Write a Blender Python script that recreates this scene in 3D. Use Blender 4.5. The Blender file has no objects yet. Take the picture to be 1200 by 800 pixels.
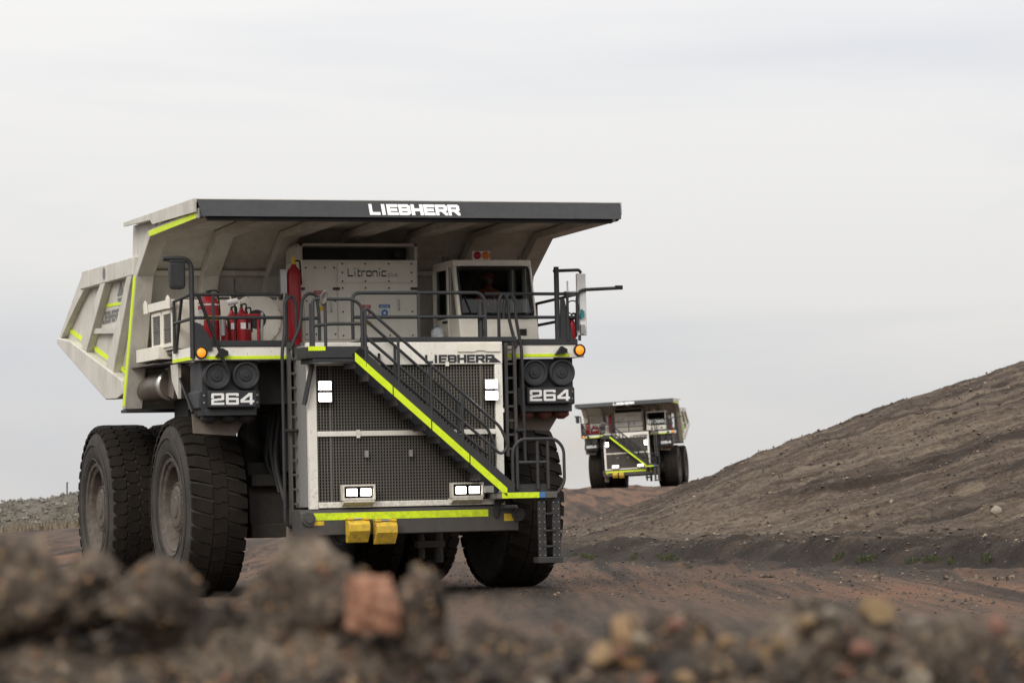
import bpy, bmesh, math, random
import numpy as np
from math import radians, sin, cos, pi, atan, sqrt
from mathutils import Vector, Matrix

random.seed(7)
RNG = np.random.default_rng(11)
scene = bpy.context.scene

# ---------------------------------------------------------------- camera
FPX, ROLL, EYE, HORIZON = 4000.0, radians(1.28), 1.78, 584.0
PITCH = atan((HORIZON - 400) / FPX)
fw = Vector((0, cos(PITCH), sin(PITCH)))
r0 = Vector((1, 0, 0)); u0 = r0.cross(fw)
rt = r0 * cos(ROLL) - u0 * sin(ROLL)
up = r0 * sin(ROLL) + u0 * cos(ROLL)
cam_d = bpy.data.cameras.new('camera')
cam = bpy.data.objects.new('camera', cam_d)
scene.collection.objects.link(cam)
m = Matrix((rt, up, -fw)).transposed().to_4x4()
m.translation = (0, 0, EYE)
cam.matrix_world = m
cam_d.sensor_width = 36; cam_d.sensor_fit = 'HORIZONTAL'
cam_d.lens = 36 * FPX / 1200
cam_d.clip_start = 0.1; cam_d.clip_end = 20000
cam_d.dof.use_dof = True
cam_d.dof.focus_distance = 65.0
cam_d.dof.aperture_fstop = 3.6
scene.camera = cam

# ---------------------------------------------------------------- sky, sun, exposure
SUN_EL, SUN_AZ = radians(33), radians(-158)       # azimuth measured from +Y towards +X
world = bpy.data.worlds.new('World'); scene.world = world
world.use_nodes = True
wn, wl = world.node_tree.nodes, world.node_tree.links
wn.clear()
w_out = wn.new('ShaderNodeOutputWorld')
w_bg = wn.new('ShaderNodeBackground'); w_bg.inputs['Strength'].default_value = 0.10
w_sky = wn.new('ShaderNodeTexSky'); w_sky.sky_type = 'NISHITA'; w_sky.sun_disc = False
w_sky.sun_elevation = SUN_EL; w_sky.sun_rotation = SUN_AZ
w_geo = wn.new('ShaderNodeTexCoord')
w_sep = wn.new('ShaderNodeSeparateXYZ')
wl.new(w_geo.outputs['Generated'], w_sep.inputs[0])
# overcast layer: luminance grows from the horizon to the zenith as (1 + 2 sin e)
w_cl = wn.new('ShaderNodeMath'); w_cl.operation = 'MAXIMUM'; w_cl.inputs[1].default_value = 0.0
wl.new(w_sep.outputs['Z'], w_cl.inputs[0])
w_ma = wn.new('ShaderNodeMath'); w_ma.operation = 'MULTIPLY_ADD'
w_ma.inputs[1].default_value = 14.8; w_ma.inputs[2].default_value = 6.1
wl.new(w_cl.outputs[0], w_ma.inputs[0])
w_map = wn.new('ShaderNodeMapping'); w_map.inputs['Scale'].default_value = (1.2, 1.2, 7.0)
wl.new(w_geo.outputs['Generated'], w_map.inputs[0])
w_no = wn.new('ShaderNodeTexNoise'); w_no.inputs['Scale'].default_value = 2.6
w_no.inputs['Detail'].default_value = 5; w_no.inputs['Roughness'].default_value = 0.5
w_no.inputs['Distortion'].default_value = 0.25
wl.new(w_map.outputs[0], w_no.inputs['Vector'])
w_rp = wn.new('ShaderNodeValToRGB')
w_rp.color_ramp.elements[0].position = 0.28; w_rp.color_ramp.elements[0].color = (0.81, 0.825, 0.875, 1)
w_rp.color_ramp.elements[1].position = 0.56; w_rp.color_ramp.elements[1].color = (1.0, 0.982, 0.968, 1)
wl.new(w_no.outputs['Fac'], w_rp.inputs[0])
w_sc = wn.new('ShaderNodeVectorMath'); w_sc.operation = 'SCALE'
wl.new(w_rp.outputs[0], w_sc.inputs[0]); wl.new(w_ma.outputs[0], w_sc.inputs['Scale'])
w_mix = wn.new('ShaderNodeMixRGB'); w_mix.inputs[0].default_value = 0.95
wl.new(w_sky.outputs[0], w_mix.inputs[1]); wl.new(w_sc.outputs[0], w_mix.inputs[2])
wl.new(w_mix.outputs[0], w_bg.inputs['Color']); wl.new(w_bg.outputs[0], w_out.inputs[0])

sun_d = bpy.data.lights.new('sun', 'SUN'); sun = bpy.data.objects.new('sun', sun_d)
scene.collection.objects.link(sun)
sun_d.energy = 1.5; sun_d.angle = radians(25); sun_d.color = (1.0, 0.94, 0.85)
sd = Vector((sin(SUN_AZ) * cos(SUN_EL), cos(SUN_AZ) * cos(SUN_EL), sin(SUN_EL)))
sun.rotation_euler = sd.to_track_quat('Z', 'Y').to_euler()
sun.location = sd * 60 + Vector((0, 60, 0))

vs = scene.view_settings
vs.view_transform = 'Standard'; vs.look = 'None'; vs.exposure = 0.2; vs.gamma = 1.0
vs.use_curve_mapping = False
scene.cycles.use_denoising = True
scene.cycles.max_bounces = 8

# ---------------------------------------------------------------- helpers
COL = scene.collection

def S(t):
    t = np.clip(t, 0, 1); return t * t * (3 - 2 * t)

def _hash(ix, iy, seed):
    h = (ix.astype(np.int64) * 374761393 + iy.astype(np.int64) * 668265263 + seed * 974711) & 0x7fffffff
    h = ((h ^ (h >> 13)) * 1274126177) & 0x7fffffff
    h = h ^ (h >> 16)
    return (h & 0xffff) / 65535.0

def vnoise(x, y, seed=0):
    ix, iy = np.floor(x), np.floor(y)
    fx, fy = x - ix, y - iy
    fx = fx * fx * (3 - 2 * fx); fy = fy * fy * (3 - 2 * fy)
    a = _hash(ix, iy, seed); b = _hash(ix + 1, iy, seed)
    c = _hash(ix, iy + 1, seed); d = _hash(ix + 1, iy + 1, seed)
    return (a * (1 - fx) + b * fx) * (1 - fy) + (c * (1 - fx) + d * fx) * fy - 0.5

def fbm(x, y, seed=0, octv=4, rough=0.5):
    s, a, f = 0.0, 1.0, 1.0
    for o in range(octv):
        s = s + a * vnoise(x * f + 17.3 * o, y * f - 9.1 * o, seed + o)
        a *= rough; f *= 2.03
    return s

def tag(o, label=None, cat=None, group=None, kind=None):
    if label: o['label'] = label
    if cat: o['category'] = cat
    if group: o['group'] = group
    if kind: o['kind'] = kind
    return o

class MB:
    """collects shapes; build() links them as ONE mesh object"""
    def __init__(s): s.v = []; s.f = []
    def add(s, vs_, fs_):
        b = len(s.v); s.v += [tuple(p) for p in vs_]; s.f += [tuple(i + b for i in f) for f in fs_]; return s
    def hexa(s, p):   # p: 4 bottom pts ccw, 4 top pts
        return s.add(p, [(3, 2, 1, 0), (4, 5, 6, 7), (0, 1, 5, 4), (1, 2, 6, 5), (2, 3, 7, 6), (3, 0, 4, 7)])
    def box(s, x0, x1, y0, y1, z0, z1):
        if x0 > x1: x0, x1 = x1, x0
        if y0 > y1: y0, y1 = y1, y0
        if z0 > z1: z0, z1 = z1, z0
        return s.hexa([(x0, y0, z0), (x1, y0, z0), (x1, y1, z0), (x0, y1, z0),
                       (x0, y0, z1), (x1, y0, z1), (x1, y1, z1), (x0, y1, z1)])
    def prism(s, poly, ax, a, b):
        """poly of 2D points extruded along axis ax from a to b (ax X: poly=(y,z); Y: (x,z); Z: (x,y))"""
        def P(q, t):
            return (t, q[0], q[1]) if ax == 0 else (q[0], t, q[1]) if ax == 1 else (q[0], q[1], t)
        ar = sum(poly[i][0] * poly[(i + 1) % len(poly)][1] - poly[(i + 1) % len(poly)][0] * poly[i][1] for i in range(len(poly)))
        if ar < 0: poly = poly[::-1]
        if a > b: a, b = b, a
        n = len(poly); vs_ = [P(q, a) for q in poly] + [P(q, b) for q in poly]
        lo, hi = tuple(range(n))[::-1], tuple(range(n, 2 * n))
        sd_ = [(i, (i + 1) % n, n + (i + 1) % n, n + i) for i in range(n)]
        if ax == 1:
            lo, hi = lo[::-1], hi[::-1]; sd_ = [q[::-1] for q in sd_]
        return s.add(vs_, [lo, hi] + sd_)
    def tube(s, pts, r, n=8, cap=True, r2=None):
        pts = [Vector(p) for p in pts]; k = len(pts); b = len(s.v)
        t = (pts[1] - pts[0]).normalized()
        ref = Vector((0, 0, 1)) if abs(t.z) < 0.9 else Vector((1, 0, 0))
        u = t.cross(ref).normalized()
        for i, p in enumerate(pts):
            if i == 0: t = (pts[1] - p).normalized()
            elif i == k - 1: t = (p - pts[i - 1]).normalized()
            else: t = ((p - pts[i - 1]).normalized() + (pts[i + 1] - p).normalized()).normalized()
            u = (u - t * u.dot(t)).normalized(); w = t.cross(u)
            rr = r if r2 is None else r + (r2 - r) * i / (k - 1)
            if isinstance(r, (list, tuple)): rr = r[i]
            for j in range(n):
                a = 2 * pi * j / n; s.v.append(tuple(p + (u * cos(a) + w * sin(a)) * rr))
        for i in range(k - 1):
            for j in range(n):
                s.f.append((b + i * n + j, b + i * n + (j + 1) % n, b + (i + 1) * n + (j + 1) % n, b + (i + 1) * n + j))
        if cap:
            s.f.append(tuple(b + j for j in range(n))[::-1]); s.f.append(tuple(b + (k - 1) * n + j for j in range(n)))
        return s
    def lathe(s, prof, c, ax=0, n=48, closed=False):
        """prof: list of (axial, radius) about an axis through c"""
        b = len(s.v); k = len(prof)
        for j in range(n):
            a = 2 * pi * j / n
            for (h, r) in prof:
                q = (h, r * cos(a), r * sin(a)) if ax == 0 else (r * sin(a), h, r * cos(a)) if ax == 1 else (r * cos(a), r * sin(a), h)
                s.v.append((c[0] + q[0], c[1] + q[1], c[2] + q[2]))
        for j in range(n):
            for i in range(k - 1 + (1 if closed else 0)):
                i2 = (i + 1) % k
                s.f.append((b + j * k + i, b + j * k + i2, b + ((j + 1) % n) * k + i2, b + ((j + 1) % n) * k + i))
        return s
    def disc(s, c, r, ax=1, n=24):
        b = len(s.v)
        for j in range(n):
            a = 2 * pi * j / n
            q = (0, r * cos(a), r * sin(a)) if ax == 0 else (r * cos(a), 0, r * sin(a)) if ax == 1 else (r * cos(a), r * sin(a), 0)
            s.v.append((c[0] + q[0], c[1] + q[1], c[2] + q[2]))
        s.f.append(tuple(range(b, b + n))); return s
    def mesh(s, name, mat, sharp=35):
        me = bpy.data.meshes.new(name); me.from_pydata(s.v, [], s.f)
        bm = bmesh.new(); bm.from_mesh(me); bmesh.ops.recalc_face_normals(bm, faces=bm.faces); bm.to_mesh(me); bm.free()
        me.materials.append(mat)
        me.polygons.foreach_set('use_smooth', [True] * len(me.polygons))
        me.set_sharp_from_angle(angle=radians(sharp))
        return me
    def build(s, name, mat, parent=None, bevel=0, sharp=35):
        o = bpy.data.objects.new(name, s.mesh(name, mat, sharp)); COL.objects.link(o)
        if parent: o.parent = parent
        if bevel:
            md = o.modifiers.new('bevel', 'BEVEL'); md.width = bevel; md.segments = 2
            md.limit_method = 'ANGLE'; md.angle_limit = radians(40)
        return o

def fillet(pts, r, n=5):
    """rounds the inner corners of a polyline"""
    pts = [Vector(p) for p in pts]; out = [pts[0]]
    for i in range(1, len(pts) - 1):
        a, p, c = pts[i - 1], pts[i], pts[i + 1]
        d1, d2 = (a - p), (c - p)
        k = min(r, d1.length * 0.49, d2.length * 0.49)
        A, B = p + d1.normalized() * k, p + d2.normalized() * k
        for j in range(n + 1):
            t = j / n; out.append(A * (1 - t) ** 2 + p * 2 * t * (1 - t) + B * t * t)
    out.append(pts[-1]); return out

def empty(name, loc=(0, 0, 0), rz=0):
    o = bpy.data.objects.new(name, None); COL.objects.link(o); o.location = loc; o.rotation_euler = (0, 0, rz)
    o.empty_display_size = 0.3; return o

# ---------------------------------------------------------------- materials
class NT:
    def __init__(s, name):
        s.m = bpy.data.materials.new(name); s.m.use_nodes = True
        s.n, s.l = s.m.node_tree.nodes, s.m.node_tree.links
        s.b = s.n['Principled BSDF']; s.out = s.n['Material Output']
    def new(s, t, **kw):
        q = s.n.new(t)
        for k, v in kw.items():
            if k in q.inputs.keys(): q.inputs[k].default_value = v
            else: setattr(q, k, v)
        return q
    def coord(s, scale=(1, 1, 1), rot=(0, 0, 0), src='Object'):
        tc = s.new('ShaderNodeTexCoord'); mp = s.new('ShaderNodeMapping')
        mp.inputs['Scale'].default_value = scale; mp.inputs['Rotation'].default_value = rot
        s.l.new(tc.outputs[src], mp.inputs[0]); return mp.outputs[0]
    def noise(s, vec, scale, detail=5, rough=0.55):
        q = s.new('ShaderNodeTexNoise'); q.inputs['Scale'].default_value = scale
        q.inputs['Detail'].default_value = detail; q.inputs['Roughness'].default_value = rough
        s.l.new(vec, q.inputs['Vector']); return q.outputs['Fac']
    def ramp(s, fac, stops):
        q = s.new('ShaderNodeValToRGB'); e = q.color_ramp.elements
        while len(e) < len(stops): e.new(0.5)
        for i, (p, c) in enumerate(stops):
            e[i].position = p; e[i].color = (c, c, c, 1) if isinstance(c, (int, float)) else (*c, 1)
        s.l.new(fac, q.inputs[0]); return q.outputs[0]
    def mix(s, fac, a, b, mode='MIX'):
        q = s.new('ShaderNodeMixRGB', blend_type=mode)
        for i, x in enumerate((fac, a, b)):
            if hasattr(x, 'links'): s.l.new(x, q.inputs[i])
            elif isinstance(x, (int, float)): q.inputs[i].default_value = x if i == 0 else (x, x, x, 1)
            else: q.inputs[i].default_value = (*x, 1)
        return q.outputs[0]
    def bump(s, h, strength, dist):
        q = s.new('ShaderNodeBump'); q.inputs['Strength'].default_value = strength; q.inputs['Distance'].default_value = dist
        s.l.new(h, q.inputs['Height']); s.l.new(q.outputs[0], s.b.inputs['Normal'])
    def base(s, c):
        if hasattr(c, 'links'): s.l.new(c, s.b.inputs['Base Color'])
        else: s.b.inputs['Base Color'].default_value = (*c, 1)
    def rough(s, c):
        if hasattr(c, 'links'): s.l.new(c, s.b.inputs['Roughness'])
        else: s.b.inputs['Roughness'].default_value = c

DUST = (0.20, 0.155, 0.115)
def paint(name, col, rough=0.5, dirt=0.35, metallic=0.0, dust=DUST, splat=0.0):
    t = NT(name); v = t.coord(); vs_ = t.coord((5, 5, 0.7))
    n1 = t.noise(v, 1.3, 8, 0.62); n2 = t.noise(vs_, 1.0, 6, 0.6); n3 = t.noise(v, 9, 6, 0.7)
    f = t.mix(0.5, n1, n2)
    f = t.mix(0.3, f, n3)
    f = t.ramp(f, [(0.40, 0.0), (0.52, dirt * 0.35), (0.68, dirt)])
    sx = t.new('ShaderNodeSeparateXYZ'); t.l.new(v, sx.inputs[0])
    mr = t.new('ShaderNodeMapRange'); mr.inputs['From Min'].default_value = 3.2; mr.inputs['From Max'].default_value = 1.1; mr.inputs['To Max'].default_value = 0.55
    t.l.new(sx.outputs['Z'], mr.inputs['Value'])
    mud = t.mix(1.0, mr.outputs[0], t.ramp(n3, [(0.42, 0.0), (0.62, 1.0)]), 'MULTIPLY')
    c = t.mix(f, col, dust)
    c = t.mix(mud, c, tuple(0.6 * q for q in dust))
    tint = t.ramp(n3, [(0.3, 0.9), (0.7, 1.05)])
    c = t.mix(1.0, c, tint, 'MULTIPLY')
    if splat:
        sp = t.noise(v, 26, 3, 0.6); sp = t.ramp(sp, [(0.66, 0.0), (0.70, splat)])
        c = t.mix(sp, c, (0.05, 0.04, 0.032))
    t.base(c); t.b.inputs['Metallic'].default_value = metallic; t.b.inputs['Specular IOR Level'].default_value = 0.32
    t.rough(t.ramp(n1, [(0.3, max(rough - 0.1, 0.05)), (0.7, min(rough + 0.18, 1))]))
    wv = t.noise(v, 2.4, 3, 0.5); t.bump(wv, 0.35, 0.03)
    return t.m

M = {}
M['white'] = paint('cream_paint', (0.78, 0.745, 0.65), 0.42, 0.24)
M['body'] = paint('body_paint', (0.61, 0.59, 0.53), 0.55, 0.6)
M['frame_white'] = paint('frame_paint', (0.80, 0.775, 0.70), 0.42, 0.25, splat=0.8)
M['grey'] = paint('grey_paint', (0.030, 0.032, 0.035), 0.5, 0.3, dust=(0.075, 0.064, 0.054))
M['grey_light'] = paint('grey_steel', (0.085, 0.085, 0.083), 0.5, 0.4)
M['bumper'] = paint('bumper_grey', (0.055, 0.056, 0.057), 0.5, 0.5, splat=0.6, dust=(0.12, 0.095, 0.075))
M['dark'] = paint('dark_steel', (0.022, 0.022, 0.022), 0.6, 0.5, dust=(0.06, 0.05, 0.04))
M['frame_dark'] = paint('chassis_steel', (0.04, 0.038, 0.035), 0.65, 0.6, dust=(0.09, 0.07, 0.055))
M['side_metal'] = paint('side_metal', (0.26, 0.26, 0.255), 0.5, 0.4, splat=0.5)
M['mesh'] = paint('grille_wire', (0.115, 0.112, 0.10), 0.55, 0.5)
M['core'] = paint('radiator_core', (0.012, 0.012, 0.012), 0.8, 0.4, dust=(0.03, 0.025, 0.02))
M['yellow_tape'] = paint('fluorescent_tape', (0.66, 0.86, 0.012), 0.5, 0.35, dust=(0.36, 0.36, 0.06), splat=0.7)
M['chock'] = paint('chock_yellow', (0.72, 0.47, 0.03), 0.5, 0.35, splat=0.4)
M['red'] = paint('extinguisher_red', (0.36, 0.012, 0.02), 0.3, 0.15)
M['rust_red'] = paint('rusty_red', (0.16, 0.045, 0.03), 0.6, 0.5)
M['black'] = paint('black_plastic', (0.012, 0.012, 0.013), 0.45, 0.2, dust=(0.05, 0.045, 0.04))
M['lettering_dark'] = paint('dark_lettering', (0.03, 0.032, 0.035), 0.5, 0.15, dust=(0.1, 0.09, 0.08))
M['lettering_white'] = paint('white_lettering', (0.80, 0.80, 0.79), 0.5, 0.08)
M['lettering_grey'] = paint('faded_lettering', (0.17, 0.17, 0.17), 0.6, 0.3)
M['alu'] = paint('dull_aluminium', (0.42, 0.42, 0.42), 0.35, 0.25, metallic=0.7)
M['exhaust'] = paint('exhaust_steel', (0.22, 0.19, 0.165), 0.42, 0.5, metallic=0.75)
M['ring_metal'] = paint('bright_clamp', (0.55, 0.54, 0.52), 0.3, 0.2, metallic=0.9)
M['mud'] = paint('muddy_rubber', (0.16, 0.135, 0.115), 0.8, 0.6)
M['blue'] = paint('sticker_blue', (0.04, 0.18, 0.45), 0.5, 0.1)
M['sticker_white'] = paint('sticker_white', (0.7, 0.7, 0.68), 0.5, 0.1)
M['sticker_red'] = paint('sticker_red', (0.45, 0.03, 0.03), 0.5, 0.1)
M['sticker_yellow'] = paint('sticker_yellow', (0.75, 0.5, 0.02), 0.5, 0.2)
M['skin'] = paint('skin', (0.42, 0.25, 0.18), 0.5, 0.0)
M['hivis'] = paint('orange_hivis', (0.55, 0.11, 0.02), 0.7, 0.05)
M['helmet'] = paint('red_helmet', (0.5, 0.06, 0.05), 0.35, 0.05)
M['hair'] = paint('dark_hair', (0.02, 0.015, 0.012), 0.6, 0.0)
M['trousers'] = paint('navy_cloth', (0.02, 0.025, 0.05), 0.8, 0.1)
M['jug'] = paint('translucent_jug', (0.55, 0.6, 0.64), 0.4, 0.1)
M['teal'] = paint('teal_lens', (0.03, 0.22, 0.24), 0.2, 0.05)
M['rim'] = paint('dusty_rim', (0.055, 0.050, 0.045), 0.6, 0.6)

def rubber(name, col, dust, amount):
    t = NT(name); v = t.coord()
    n1 = t.noise(v, 2.2, 8, 0.65); n3 = t.noise(v, 22, 5, 0.7)
    f = t.ramp(t.mix(0.35, n1, n3), [(0.36, 0.0), (0.66, amount)])
    t.base(t.mix(f, col, dust)); t.rough(0.85); t.b.inputs['Specular IOR Level'].default_value = 0.12
    t.bump(n3, 0.35, 0.02); return t.m
M['tread'] = rubber('tread_rubber', (0.013, 0.011, 0.0095), (0.036, 0.028, 0.022), 0.6)
M['sidewall'] = rubber('sidewall_rubber', (0.034, 0.031, 0.028), (0.082, 0.073, 0.064), 0.8)

def glow(name, col, st):
    t = NT(name); t.base(col); t.b.inputs['Emission Color'].default_value = (*col, 1)
    t.b.inputs['Emission Strength'].default_value = st; return t.m
M['led'] = glow('lit_led', (1.0, 0.95, 0.9), 11.0)
M['amber'] = glow('amber_lamp', (1.0, 0.30, 0.02), 0.55)
M['red_lens'] = paint('red_lens', (0.30, 0.01, 0.015), 0.2, 0.05)
M['amber_lens'] = paint('amber_lens', (0.6, 0.16, 0.01), 0.2, 0.05)

def glass(name, tint, refl):
    t = NT(name); t.n.remove(t.b)
    tr = t.new('ShaderNodeBsdfTransparent'); tr.inputs[0].default_value = (*tint, 1)
    gl = t.new('ShaderNodeBsdfGlossy'); gl.inputs['Roughness'].default_value = 0.04
    fr = t.new('ShaderNodeFresnel'); fr.inputs['IOR'].default_value = 1.45
    mu = t.new('ShaderNodeMath', operation='MULTIPLY'); mu.inputs[1].default_value = refl
    t.l.new(fr.outputs[0], mu.inputs[0])
    mx = t.new('ShaderNodeMixShader'); t.l.new(mu.outputs[0], mx.inputs[0])
    t.l.new(tr.outputs[0], mx.inputs[1]); t.l.new(gl.outputs[0], mx.inputs[2]); t.l.new(mx.outputs[0], t.out.inputs[0])
    return t.m
M['glass'] = glass('cab_glass', (0.36, 0.40, 0.40), 1.0)

# ---- ground materials
ROAD_ANG = math.atan2(0.364, 0.931)    # the road runs along (0.364, -0.931)
def ground_mat():
    t = NT('pit_ground')
    at = t.new('ShaderNodeAttribute', attribute_name='zone')
    sep = t.new('ShaderNodeSeparateColor'); t.l.new(at.outputs['Color'], sep.inputs[0])
    hill, red, grassy = sep.outputs[0], sep.outputs[1], sep.outputs[2]
    v = t.coord()
    along = t.coord((0.9, 0.03, 0.4), (0, 0, -ROAD_ANG))
    fine = t.noise(v, 5.5, 8, 0.7); mid = t.noise(v, 0.7, 6, 0.6)
    streak = t.noise(along, 1.0, 7, 0.62)
    road = t.ramp(streak, [(0.36, (0.036, 0.028, 0.022)), (0.47, (0.078, 0.058, 0.044)), (0.55, (0.122, 0.080, 0.056)), (0.64, (0.070, 0.050, 0.038))])
    redc = t.ramp(streak, [(0.38, (0.045, 0.030, 0.022)), (0.47, (0.092, 0.060, 0.042)), (0.54, (0.195, 0.100, 0.060)), (0.62, (0.115, 0.076, 0.053))])
    c = t.mix(red, road, redc)
    hv = t.coord((0.07, 0.55, 0.25), (0.0, 0.0, 0.10))
    hs = t.noise(hv, 0.9, 9, 0.72)
    hillc = t.ramp(t.mix(0.20, hs, fine), [(0.41, (0.037, 0.026, 0.019)), (0.5, (0.086, 0.062, 0.045)), (0.59, (0.160, 0.124, 0.089))])
    c = t.mix(hill, c, hillc)
    drab = t.ramp(mid, [(0.35, (0.090, 0.076, 0.058)), (0.6, (0.15, 0.135, 0.11))])
    c = t.mix(grassy, c, drab)
    dm = t.mix(1.0, at.outputs['Alpha'], t.ramp(mid, [(0.3, 0.5), (0.6, 1.0)]), 'MULTIPLY')
    c = t.mix(dm, c, (0.022, 0.0175, 0.0145))
    sh = t.ramp(fine, [(0.25, 0.45), (0.7, 0.98)])
    c = t.mix(1.0, c, sh, 'MULTIPLY')
    pe = t.new('ShaderNodeTexVoronoi'); pe.inputs['Scale'].default_value = 7.0
    t.l.new(v, pe.inputs['Vector'])
    pk = t.ramp(pe.outputs['Distance'], [(0.08, 0.35), (0.13, 0.0)])
    c = t.mix(pk, c, (0.24, 0.18, 0.13))
    t.base(c); t.rough(0.93); t.b.inputs['Specular IOR Level'].default_value = 0.15
    t.bump(t.mix(0.4, fine, mid), 0.9, 0.12)
    return t.m
M['ground'] = ground_mat()

def soil_mat(name, cs, scale=6, bump=0.03):
    t = NT(name); v = t.coord(); n = t.noise(v, scale, 9, 0.68); n2 = t.noise(v, scale * 5, 5, 0.7)
    c = t.ramp(n, [(0.34, cs[0]), (0.5, cs[1]), (0.66, cs[2])])
    c = t.mix(1.0, c, t.ramp(n2, [(0.3, 0.6), (0.7, 1.25)]), 'MULTIPLY')
    t.base(c); t.rough(0.95); t.b.inputs['Specular IOR Level'].default_value = 0.15
    t.bump(n2, 0.8, bump); return t.m
def crumb_mat():
    t = NT('dug_soil'); v = t.coord(src='Object'); g = t.new('ShaderNodeNewGeometry'); v = g.outputs['Position']
    n = t.noise(v, 7, 9, 0.7); n2 = t.noise(v, 45, 6, 0.7)
    c = t.ramp(n, [(0.37, (0.028, 0.023, 0.019)), (0.5, (0.105, 0.083, 0.065)), (0.63, (0.25, 0.20, 0.152))])
    c = t.mix(1.0, c, t.ramp(n2, [(0.32, 0.35), (0.68, 1.6)]), 'MULTIPLY')
    vo = t.new('ShaderNodeTexVoronoi'); vo.inputs['Scale'].default_value = 42.0; t.l.new(v, vo.inputs['Vector'])
    wn_ = t.new('ShaderNodeSeparateColor'); t.l.new(vo.outputs['Color'], wn_.inputs[0])
    fleck = t.ramp(wn_.outputs[0], [(0.76, 0.0), (0.78, 0.85)])
    fc = t.ramp(wn_.outputs[1], [(0.0, (0.45, 0.30, 0.14)), (0.4, (0.36, 0.17, 0.10)), (0.7, (0.42, 0.34, 0.25)), (1.0, (0.12, 0.10, 0.085))])
    near = t.ramp(vo.outputs['Distance'], [(0.28, 1.0), (0.42, 0.0)])
    c = t.mix(t.mix(1.0, fleck, near, 'MULTIPLY'), c, fc)
    t.base(c); t.rough(0.95); t.b.inputs['Specular IOR Level'].default_value = 0.1
    t.bump(n2, 1.0, 0.03); return t.m
M['soil'] = crumb_mat()
def stone_mat(name, cols, scale):
    t = NT(name); v = t.coord(); oi = t.new('ShaderNodeObjectInfo')
    n = t.noise(v, scale, 7, 0.65)
    a = t.ramp(oi.outputs['Random'], [(i / max(len(cols) - 1, 1), c) for i, c in enumerate(cols)])
    c = t.mix(1.0, a, t.ramp(n, [(0.3, 0.5), (0.7, 1.35)]), 'MULTIPLY')
    t.base(c); t.rough(0.9); t.b.inputs['Specular IOR Level'].default_value = 0.2
    t.bump(n, 0.7, 0.03); return t.m
M['stone_dark'] = stone_mat('dark_stone', [(0.055, 0.047, 0.042), (0.09, 0.075, 0.062), (0.12, 0.10, 0.083)], 14)
M['stone_ochre'] = stone_mat('ochre_stone', [(0.30, 0.20, 0.11), (0.36, 0.25, 0.14), (0.34, 0.18, 0.085)], 14)
M['stone_pale'] = stone_mat('pale_stone', [(0.34, 0.29, 0.22), (0.26, 0.225, 0.18), (0.42, 0.35, 0.26)], 14)
M['stone_pink'] = stone_mat('pink_stone', [(0.34, 0.17, 0.12), (0.30, 0.16, 0.12), (0.38, 0.20, 0.14)], 14)
M['rubble'] = soil_mat('berm_rock', [(0.08, 0.072, 0.062), (0.16, 0.148, 0.13), (0.27, 0.255, 0.23)], 1.2)
M['brick'] = soil_mat('broken_brick', [(0.11, 0.06, 0.042), (0.31, 0.155, 0.098), (0.38, 0.215, 0.145)], 13, 0.01)
def gravel_mat():
    t = NT('loose_gravel'); v = t.coord()
    n = t.new('ShaderNodeTexWhiteNoise', noise_dimensions='3D')
    sn = t.new('ShaderNodeVectorMath', operation='SNAP'); sn.inputs[1].default_value = (0.35, 0.35, 0.35)
    t.l.new(v, sn.inputs[0]); t.l.new(sn.outputs[0], n.inputs['Vector'])
    t.base(t.ramp(n.outputs['Value'], [(0.0, (0.035, 0.028, 0.023)), (0.6, (0.085, 0.066, 0.051)), (0.9, (0.145, 0.10, 0.07)), (1.0, (0.26, 0.20, 0.14))]))
    t.rough(0.92); return t.m
M['gravel'] = gravel_mat()
def crumb_grit():
    t = NT('soil_grit'); g = t.new('ShaderNodeNewGeometry')
    n = t.new('ShaderNodeTexWhiteNoise', noise_dimensions='3D'); sn = t.new('ShaderNodeVectorMath', operation='SNAP'); sn.inputs[1].default_value = (.025, .025, .025)
    t.l.new(g.outputs['Position'], sn.inputs[0]); t.l.new(sn.outputs[0], n.inputs['Vector'])
    t.base(t.ramp(n.outputs['Value'], [(0.0, (0.03, 0.025, 0.021)), (0.5, (0.10, 0.08, 0.064)), (0.78, (0.20, 0.14, 0.09)), (0.88, (0.30, 0.19, 0.09)), (0.94, (0.27, 0.12, 0.08)), (1.0, (0.36, 0.30, 0.22))]))
    t.rough(0.92); return t.m
M['crumb'] = crumb_grit()
def leaf_mat(name, a, b):
    t = NT(name); v = t.coord(); n = t.noise(v, 3, 4); t.base(t.ramp(n, [(0.35, a), (0.65, b)])); t.rough(0.8); return t.m
M['grass'] = leaf_mat('green_grass', (0.045, 0.056, 0.022), (0.085, 0.092, 0.042))
M['dry_grass'] = leaf_mat('dry_grass', (0.105, 0.082, 0.052), (0.155, 0.125, 0.082))

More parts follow.
